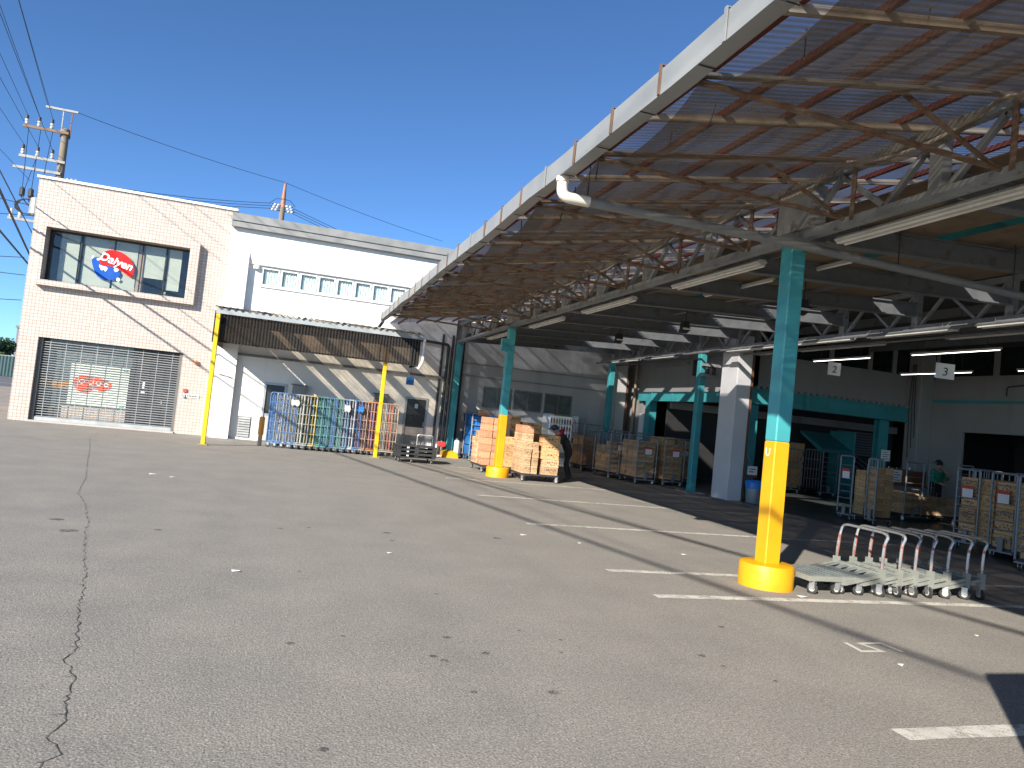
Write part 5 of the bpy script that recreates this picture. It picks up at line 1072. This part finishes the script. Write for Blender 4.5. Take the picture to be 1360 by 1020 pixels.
# ------------------------------------------------------------------ flat trolleys by the near column
SLATG = M('slat_galvanised', (.24, .27, .27), .45, .3, var=.2, vs=8)
def deck_trolley(x, y, label):
    L, W, z = .84, .6, .185; t = thing('flat_trolley', (0, 0, 0), label, 'trolley', 'flat trolleys beside the near column')
    MB().box(0, L, 0, .035, z-.035, z+.02).box(0, L, W-.035, W, z-.035, z+.02).box(0, .035, .035, W-.035, z-.035, z+.02).box(L-.035, L, .035, W-.035, z-.035, z+.02).build('deck_frame', PALE, t, local=True)
    for k in range(8): x_ = .085+k*(L-.17)/7; MB().box(x_-.03, x_+.03, .037, W-.037, z+.0, z+.024).build('deck_slat', SLATG, t, local=True)
    for xx, yy, a in ((.1, .05, .5), (L-.12, .05, 1.2), (.1, W-.06, 0), (L-.12, W-.06, .9), (L*.5, .06, 1.5)): caster(t, xx, yy, z-.035, .06, WHEELW, a)
    t.location = (x, y, 0); return t
def nested_trolley(x, y, label, ang):
    W = .76; t = thing('flat_trolley', (0, 0, 0), label, 'trolley', 'flat trolleys beside the near column'); z = .235
    MB().box(-.025, .025, 0, W, z-.06, z+.035).build('end_frame', PALE, t, local=True)
    L = .52; dz = -.1
    for yy in (.02, W-.02): MB().bar((-.03, yy, z), (-L, yy, z+dz), .03, .04).build('side_rail', PALE, t, local=True)
    MB().bar((-L, .0, z+dz), (-L, W, z+dz), .035, .03).build('toe_rail', PALE, t, local=True)
    for k in range(5): yy = .1+k*(W-.2)/4; MB().bar((-.03, yy, z+.012), (-L+.02, yy, z+dz+.012), .055, .012).build('deck_slat', SLATG, t, local=True)
    H = .715
    pts = rounded([(0, .03, z), (0, .03, z+.22), (.02, .035, H-.12), (.06, .02, H-.03), (.05, .1, H), (.05, W-.1, H), (.06, W-.02, H-.03), (.02, W-.035, H-.12), (0, W-.03, z+.22), (0, W-.03, z)], .07, 3)
    hd_ = MB().tube(pts, .0155, 8).build('handle', CHROME, t, local=True, smooth=True)
    for yy in (.031, W-.031): MB().tube([(.001, yy, z+.1), (.018, yy+(.004 if yy < .3 else -.004), H-.13)], .0175, 8).build('grip_paint', COPPER, hd_, local=True)
    for yy in (.03, W-.03): MB().box(-.03, .03, yy-.032, yy+.032, z-.09, z+.08).build('handle_socket', PALE, t, local=True)
    for xx, yy, a in ((-.01, .03, ang), (-.01, W-.03, ang*.5), (-L+.04, W-.1, .4), (-L+.04, .12, 1.)): caster(t, xx, yy, z-.09 if xx > -.1 else z+dz-.012, .062 if xx > -.1 else .05, WHEELW, a)
    t.location = (x, y, 0); t.rotation_euler = (0, 0, rnd.uniform(-.02, .02)); return t
deck_trolley(5.63, 6.62, 'handleless flat slatted trolley touching the yellow foot of the near column')
for k, x in enumerate((6.62, 6.88, 7.12, 7.35, 7.6, 7.88, 8.12)):
    nested_trolley(x, 6.6+rnd.uniform(-.01, .02), ('worn tube handled trolley nested in the sunlit part of the trolley row' if k < 4 else 'tube handled trolley at the shaded end of the trolley row'), rnd.uniform(-.5, .7))

# ------------------------------------------------------------------ stack of black dollies, small yard things
for k in range(3):
    t = thing('plastic_dolly', (3.65, 21.0, .14+.115*k), ['black plastic dolly at the bottom of the stack of three', 'black plastic dolly in the middle of the stack of three', 'black plastic dolly on top of the stack of three'][k], 'dolly')
    z = .14+.115*k; x0, x1, y0, y1 = 3.08, 4.22, 20.55, 21.4
    MB().box(x0, x1, y0, y1, z+.085, z+.113).build('deck', BLACKP, t); MB().box(x0+.02, x1-.02, y0+.02, y1-.02, z, z+.025).build('lower_deck', BLACKP, t)
    for xx in (x0+.06, (x0+x1)/2, x1-.06):
        for yy in (y0+.05, (y0+y1)/2, y1-.05): MB().box(xx-.055, xx+.055, yy-.04, yy+.04, z+.025, z+.085).build('block', BLACKP, t)
    MB().box(x0+.28, x0+.34, y0-.006, y0+.01, z+.04, z+.08).build('label_tag', PAPER, t)
    if k == 0:
        for xx, yy in ((x0+.1, y0+.1), (x0+.45, y0+.06), (x1-.1, y0+.1), (x1-.1, y1-.1), (x0+.1, y1-.1)):
            c = caster(t, xx-3.65, yy-21.0, 0, .06); c.location.z = 0
            for cc in [c]:
                pass
            c.location = (0, 0, -.14); 
    if k == 2: MB().tube(rounded([(3.75, 21.3, z+.1), (3.75, 21.3, z+.42), (4.2, 21.2, z+.42), (4.2, 21.2, z+.1)], .06), .011, 6).build('handle', CHROME, t)
t = thing('bollard', (-.68, 22.45, 0), 'orange padded bollard at the left end of the nested cages', 'bollard')
MB().lathe((-.68, 22.45, 0), [(.06, 0), (.06, .32)], 14).build('post', M('bollard_base', (.45, .33, .22), .7), t); MB().lathe((-.68, 22.45, .32), [(.075, 0), (.08, .02), (.08, .5), (.06, .53)], 14).build('sleeve', M('orange_foam', (.8, .3, .03), .6), t, smooth=True)
t = thing('hanging_tag', (3.6, 23.0, 2.4), 'small blue box sign hanging under the lean-to', 'sign')
MB().box(3.5, 3.74, 22.98, 23.06, 2.28, 2.54).build('box', BLUEP, t); MB().tube([(3.62, 23.02, 2.54), (3.62, 23.02, 3.75)], .006, 4).build('wire', CABLE, t)
t = thing('hose_sign', (5.1, 24.2, 0), 'red sign on a thin stand beside the teal corner column', 'sign')
MB().cyl((5.1, 24.2, 0), .12, .06, 14).build('base', PAPER, t); MB().tube([(5.1, 24.2, .05), (5.1, 24.2, .55)], .015, 6).build('pole', CHROME, t)
MB().box(4.95, 5.25, 24.15, 24.18, .36, .52).build('board', M('red_board', (.7, .04, .04), .5), t)
t = thing('white_drum', (5.66, 24.35, 0), 'white plastic drum behind the teal corner column', 'drum')
MB().lathe((5.66, 24.35, 0), [(.1, 0), (.11, .03), (.11, .55), (.09, .6), (.04, .62)], 16).build('body', WHITE, t, smooth=True); MB().lathe((5.66, 24.35, .62), [(.045, 0), (.045, .05)], 12).build('lid', PAPER, t)
t = thing('stone_block', (4.9, 24.45, 0), 'pale rounded stone weight at the foot of the drain pipes', 'stone')
MB().lathe((4.9, 24.45, 0), [(.13, 0), (.15, .04), (.14, .18), (.1, .23)], 14).build('block', M('pale_stone', (.5, .46, .42), .9), t, smooth=True)
# waste bins under the pier
for k, (x, lab) in enumerate(((11.86, 'grey steel waste bin with blue liner beside the grey pier'), (12.33, 'grey waste bin without sign further inside the bay'))):
    t = thing('waste_bin', (x, 16.25, 0), lab, 'bin')
    MB().lathe((x, 16.25, 0), [(.18, 0), (.19, .02), (.22, .44), (.22, .46)], 20).build('body', M('bin_steel', (.35, .36, .36), .4, .4), t, smooth=True)
    rr = [[(x+math.cos(2*math.pi*j/20)*(r_+.015*math.sin(j*2.3+i)), 16.25+math.sin(2*math.pi*j/20)*(r_+.015*math.sin(j*1.7)), z_+.012*math.sin(j*3.1+i)) for j in range(20)] for i, (r_, z_) in enumerate(((.228, .38), (.235, .5), (.22, .57), (.19, .6), (.17, .5)))]
    MB().loft(rr, False).build('liner', M('blue_liner', (.02, .2, .6), .35) if k == 0 else BLACKP, t, smooth=True)
t = thing('notice_stand', (11.98, 16.6, 0), 'white notice on a dark stand behind the waste bin', 'sign')
MB().box(11.95, 11.98, 16.58, 16.62, 0, .75).build('stand', DARKM, t); MB().box(11.83, 12.12, 16.54, 16.57, .72, .95).build('board', PAPER, t)
for k in range(2): MB().box(11.87, 12.06-.05*k, 16.535, 16.539, .86-.07*k, .885-.07*k).build('lettering', CABLE, t)
MB().box(11.83, 12.12, 16.54, 16.57, .64, .715).build('lower_board', BRN, t)
MB().bar((11.7, 16.45, 1.3), (11.9, 16.5, .95), .02, .02).build('pole', CHROME, t)
# blue tarpaulin inside the dock
rows = [[(12.5+.06*math.sin(j*1.3)+.25*(i/5), 18.3+.12*j+.03*math.sin(i+j), 0.02+1.7*(1-i/5)) for j in range(7)] for i in range(6)]
tag(MB().loft(rows, False, False).build('tarpaulin', M('tarp_blue', (.01, .16, .5), .4, var=.2), smooth=True), 'blue tarpaulin hanging just inside the dock behind the teal column', 'tarpaulin')
f = thing('strip_light', (14, 20.6, 2.9), 'lit strip light glowing in the dark dock room', 'light fitting'); MB().box(13.96, 14.04, 20., 21.2, 2.95, 3.0).build('housing', TUBE_OFF, f); MB().tube([(14, 20.03, 2.93), (14, 21.17, 2.93)], .016, 8).build('tube', TUBE_ON, f); MB().tube([(14, 20.6, 3.0), (14, 20.6, 3.3)], .008, 4).build('hanger', DARKM, f)

# ------------------------------------------------------------------ work counter in the bay
ct = thing('work_counter', (16.3, 15.9, 0), 'brown and grey work counter with a white notice beside the person in green', 'counter')
MB().box(15.62, 17.1, 15.75, 16.4, .82, .86).build('top', WOODB, ct); MB().box(15.62, 16.5, 15.7, 15.735, .86, 1.28).build('front_board', WOODB, ct); MB().box(16.52, 17.05, 15.78, 15.82, .86, 1.26).build('side_board', WOODB, ct)
MB().box(15.66, 16.35, 15.78, 16.3, .3, .82).build('cabinet', M('counter_grey', (.28, .29, .28), .5), ct)
for x in (15.7, 16.95): MB().box(x-.025, x+.025, 15.78, 15.83, 0, .82).build('leg', STEEL, ct)
MB().box(15.7, 16.9, 15.8, 16.3, .1, .13).build('shelf', STEEL, ct)
n1 = MB().box(15.72, 16.1, 15.685, 15.695, .92, 1.24).build('notice', PAPER, ct)
for k in range(4): MB().box(15.76, 15.98+.06*(k % 2), 15.68, 15.684, 1.17-.07*k, 1.19-.07*k).build('lettering', CABLE, n1)
n2 = MB().box(15.56, 15.86, 15.9, 15.91, 1.45, 1.75).build('notice', PAPER, ct); MB().box(15.7, 15.72, 15.91, 15.93, .86, 1.6).build('notice_post', CHROME, ct)
for k in range(4): MB().box(15.6, 15.76+.05*(k % 2), 15.893, 15.898, 1.68-.06*k, 1.695-.06*k).build('lettering', CABLE, n2)
for k, (x, y, r_, h_, m_, lab) in enumerate([(15.9, 15.95, .05, .17, PAPER, 'white spray bottle on the counter beside the notice'), (16.04, 15.97, .045, .15, PAPER, 'short white bottle on the counter'), (16.17, 15.95, .045, .16, PAPER, 'white bottle nearest the tape dispenser on the counter'), (16.62, 15.95, .08, .2, PAPER, 'white tub hanging at the ladder end of the counter'), (16.35, 15.97, .06, .22, BLACKP, 'black tape dispenser on the counter')]):
    tag(MB().lathe((x, y, .86), [(r_, 0), (r_, h_*.7+.4*(h_ > 9)), (r_*.5, h_*.85), (r_*.35, h_+.28)], 12).build('bottle', m_, smooth=True), lab, 'bottle')
tag(MB().box(15.72, 16.05, 15.82, 16.0, .13, .24).build('tissue_box', PAPER), 'white box on the low shelf of the counter', 'box')
tag(MB().box(16.0, 16.35, 16.05, 16.25, 1.28, 1.55).build('white_box', M('dim_box', (.4, .4, .38), .7)), 'pale box standing above the counter behind the bottles', 'box') if False else None

# ------------------------------------------------------------------ people
def person(name, label, J, R, mats, loc, rz_, hair_mat, hands, cap=None):
    """J: joint name -> position; one skinned surface, material per bone; face, hair, fingers added"""
    t_edges = [('pelvis', 'spine'), ('spine', 'chest'), ('chest', 'neck'), ('neck', 'head'), ('head', 'crown'),
               ('chest', 'shL'), ('shL', 'elL'), ('elL', 'wrL'), ('wrL', 'haL'), ('chest', 'shR'), ('shR', 'elR'), ('elR', 'wrR'), ('wrR', 'haR'),
               ('pelvis', 'hiL'), ('hiL', 'knL'), ('knL', 'anL'), ('anL', 'toL'), ('pelvis', 'hiR'), ('hiR', 'knR'), ('knR', 'anR'), ('anR', 'toR')]
    names = list(J); idx = {n: i for i, n in enumerate(names)}; V = [Vector(J[n]) for n in names]; E_ = [(idx[a], idx[b]) for a, b in t_edges]; RR = [R[n] for n in names]
    for sd in 'LR':    # five unequal fingers rooted in the palm
        ha, wr = Vector(J['ha'+sd]), Vector(J['wr'+sd]); d = (ha-wr).normalized(); side = d.cross(Vector(hands[sd])).normalized(); nrm = side.cross(d)
        for k, (off, ln) in enumerate(((-.03, .055), (-.01, .07), (.01, .075), (.03, .066))):
            a = len(V); b_ = ha+side*off+d*.02; V += [b_+d*ln*.5-nrm*.008, b_+d*ln*.85-nrm*.03]; RR += [.0095, .008]; E_ += [(idx['ha'+sd], a), (a, a+1)]
        a = len(V); V += [wr+d*.03+side*.04, wr+d*.065+side*.055]; RR += [.011, .0095]; E_ += [(idx['wr'+sd], a), (a, a+1)]
    me = bpy.data.meshes.new(name); me.from_pydata(V, E_, []); ob = bpy.data.objects.new(name, me); col.objects.link(ob)
    sk = ob.modifiers.new('skin', 'SKIN'); sk.use_smooth_shade = True
    lay = me.skin_vertices[0].data if me.skin_vertices else None
    if lay is None:
        bpy.context.view_layer.objects.active = ob
        me.attributes.new('skin', 'FLOAT', 'POINT')
    for i, r_ in enumerate(RR):
        lay[i].radius = (r_, r_) if isinstance(r_, (int, float)) else r_; lay[i].use_root = i == idx['pelvis']
    sb = ob.modifiers.new('sub', 'SUBSURF'); sb.levels = sb.render_levels = 1
    dg = bpy.context.evaluated_depsgraph_get(); m2 = bpy.data.meshes.new_from_object(ob.evaluated_get(dg)); bpy.data.objects.remove(ob)
    m2.materials.clear()
    for m_ in mats: m2.materials.append(m_)
    zone = {}
    for n in names: zone[n] = 1
    for n in ('pelvis', 'hiL', 'hiR', 'knL', 'knR', 'anL', 'anR'): zone[n] = 2
    for n in ('toL', 'toR'): zone[n] = 3
    for n in ('neck', 'head', 'crown', 'wrL', 'wrR', 'haL', 'haR'): zone[n] = 0
    segs = []
    for a, b in t_edges:
        z = zone[b] if b in ('neck', 'head', 'crown', 'haL', 'haR', 'toL', 'toR') else zone[a]
        segs.append((Vector(J[a]), Vector(J[b]), z))
    for p in m2.polygons:
        c = p.center; best = 9; z_ = 1
        for a, b, z in segs:
            d = b-a; q = max(0, min(1, (c-a).dot(d)/max(1e-9, d.length_squared))); ds = (c-a-d*q).length
            if ds < best: best, z_ = ds, z
        if (c-Vector(J['haL'])).length < .16 or (c-Vector(J['haR'])).length < .16:
            z_ = 0
        p.material_index = z_; p.use_smooth = True
    o = bpy.data.objects.new(name, m2); col.objects.link(o); o.location = loc; o.rotation_euler = (0, 0, rz_); tag(o, label, 'person')
    # head details
    hc = (Vector(J['head'])+Vector(J['crown']))/2; f_ = Vector(J['face']).normalized() if False else FACE.normalized(); upv = (Vector(J['crown'])-Vector(J['head'])).normalized(); sd = f_.cross(upv).normalized()
    for s in (-1, 1):
        MB().lathe(hc+f_*.088+sd*s*.03+upv*.0, [(.002, -.008), (.009, -.004), (.009, .004), (.002, .008)], 8).build('eye', BLACKP, o, local=True)
        MB().lathe(hc+sd*s*.085-upv*.01, [(.004, -.03), (.014, -.015), (.016, .01), (.005, .03)], 8).build('ear', mats[0], o, local=True)
    MB().tube([hc+f_*.088+upv*.005, hc+f_*.112-upv*.03, hc+f_*.086-upv*.035], [.006, .013, .008], 6).build('nose', mats[0], o, local=True)
    MB().tube([hc+f_*.09-upv*.06-sd*.022, hc+f_*.096-upv*.062, hc+f_*.09-upv*.06+sd*.022], .006, 5).build('mouth', REDC, o, local=True)
    hm = MB(); rings = []
    for i in range(7):
        a = i/6*math.pi*.62; rr = math.sin(a)*.108+.004; zz = math.cos(a)*.112
        rings.append([hc+upv*(zz+.02)+(f_*math.cos(2*math.pi*j/16)*(rr*(1.0 if zz > .02 or math.cos(2*math.pi*j/16) < .35 else .72))-f_*.012+sd*math.sin(2*math.pi*j/16)*rr*.92) for j in range(16)])
    hm.loft(rings, True).build('hair' if cap is None else 'cap', hair_mat if cap is None else cap, o, local=True, smooth=True)
    if cap is not None:
        MB().prism([hc+upv*.05+f_*.08+sd*.07, hc+upv*.05+f_*.17+sd*.045, hc+upv*.045+f_*.185, hc+upv*.05+f_*.17-sd*.045, hc+upv*.05+f_*.08-sd*.07], upv*.012).build('cap_peak', cap, o, local=True)
    return o
SKIN = M('skin_tone', (.42, .25, .17), .55, var=.05); HAIR = M('dark_hair', (.02, .016, .014), .6); SHOE = M('black_shoe', (.02, .02, .02), .5)
GRN = M('green_jacket', (.01, .22, .13), .7, var=.15, vs=9); BLK = M('black_trousers', (.018, .018, .02), .8, var=.2); BLKJ = M('black_jacket', (.02, .02, .024), .8, var=.2); 
base_R = dict(pelvis=.13, spine=.125, chest=.14, neck=.055, head=.078, crown=.075, shL=.07, elL=.05, wrL=.034, haL=.03, shR=.07, elR=.05, wrR=.034, haR=.03, hiL=.095, knL=.065, anL=.045, toL=.04, hiR=.095, knR=.065, anR=.045, toR=.04)
# person at the counter, in green, one hand raised to the chin; local axes: facing -Y
FACE = Vector((-.55, -1, -.1))
J = dict(pelvis=(0, 0, .86), spine=(0, -.01, 1.02), chest=(0, -.03, 1.24), neck=(-.01, -.05, 1.38), head=(-.02, -.07, 1.46), crown=(-.025, -.075, 1.56),
         shL=(.17, -.02, 1.31), elL=(.24, -.1, 1.1), wrL=(.08, -.3, 1.24), haL=(.03, -.27, 1.32), shR=(-.17, -.03, 1.31), elR=(-.24, -.12, 1.07), wrR=(-.16, -.34, 1.0), haR=(-.12, -.42, 1.0),
         hiL=(.09, 0, .8), knL=(.1, -.03, .46), anL=(.1, .02, .09), toL=(.12, -.12, .045), hiR=(-.09, 0, .8), knR=(-.1, -.03, .46), anR=(-.1, .02, .09), toR=(-.12, -.12, .045))
person('person', 'person in green jacket and black trousers at the work counter, hand at chin', J, base_R, [SKIN, GRN, BLK, SHOE], (16.82, 15.25, 0), 0, HAIR, {'L': (0, -1, 0), 'R': (0, 0, 1)})
# worker bending over the trolley of cartons, dark clothes, dark cap, crimson collar; facing -X
FACE = Vector((-1, -.25, -.35))
J = dict(pelvis=(.12, 0, .86), spine=(.03, 0, 1.02), chest=(-.13, 0, 1.2), neck=(-.26, 0, 1.3), head=(-.33, -.01, 1.34), crown=(-.37, -.01, 1.43),
         shL=(-.13, -.17, 1.24), elL=(-.22, -.25, 1.04), wrL=(-.42, -.2, 1.02), haL=(-.49, -.18, 1.04), shR=(-.13, .17, 1.24), elR=(-.24, .24, 1.04), wrR=(-.44, .18, 1.04), haR=(-.51, .16, 1.06),
         hiL=(.12, -.09, .8), knL=(.02, -.1, .46), anL=(.12, -.1, .09), toL=(-.02, -.11, .045), hiR=(.12, .09, .8), knR=(.14, .1, .46), anR=(.3, .1, .1), toR=(.17, .11, .045))
w_ = person('person', 'worker in black clothes and dark cap bending behind the trolley of sunlit cartons', J, base_R, [SKIN, BLKJ, BLK, SHOE], (7.28, 18.35, 0), 0, HAIR, {'L': (0, 0, 1), 'R': (0, 0, 1)}, cap=M('navy_cap', (.02, .03, .06), .7))
MB().lathe((0, 0, 0), [(.085, -.05), (.12, -.02), (.15, .03), (.155, .06), (.12, .07)], 16).build('crimson_collar', M('crimson_cloth', (.4, .015, .06), .8), w_, local=True, smooth=True)
o = bpy.data.objects[[c.name for c in w_.children if c.name.startswith('crimson_collar')][0]]; o.location = (-.16, 0, 1.27); o.rotation_euler = (0, -.9, 0)

# ------------------------------------------------------------------ van parked behind the viewer's right shoulder (only its shadow falls in view)
vn = thing('parked_van', (3.45, -.9, 0), 'white box van parked beside the near painted bay line', 'van')
VWH = M('van_white', (.7, .7, .7), .3, var=.05)
x0, x1, y0, y1 = 2.56, 4.3, -3.2, 1.38
MB().loft([[(x0, y, .35), (x1, y, .35), (x1, y, h_-.12), (x1-.1, y, h_), (x0+.02, y, h_), (x0, y, h_-.02)] for y, h_ in ((y1, 2.0), (y0+1.2, 2.0), (y0+.7, 1.3), (y0, 1.1))]).build('body', VWH, vn)
for x in (x0+.1, x1-.1):
    for y in (y0+.7, y1-.8):
        wl_ = MB().cyl((x-.09, y, .31), .31, .18, 20, axis='x').build('wheel', BLACK, vn); MB().cyl((x-.1, y, .31), .17, .2, 14, axis='x').build('rim', CHROME, wl_)
MB().box(x0+.15, x1-.15, y1+.002, y1+.012, 1.25, 1.75).build('rear_window', DGLASS, vn); MB().box(x0-.008, x0-.002, y0+1.3, y1-.4, 1.2, 1.7).build('side_window', DGLASS, vn)
for x in (x0+.1, x1-.22): MB().box(x, x+.12, y1+.002, y1+.02, .75, 1.05).build('tail_light', REDC, vn)
MB().box(x0+.02, x1-.02, y1+.002, y1+.09, .35, .55).build('bumper', BLACKP, vn)
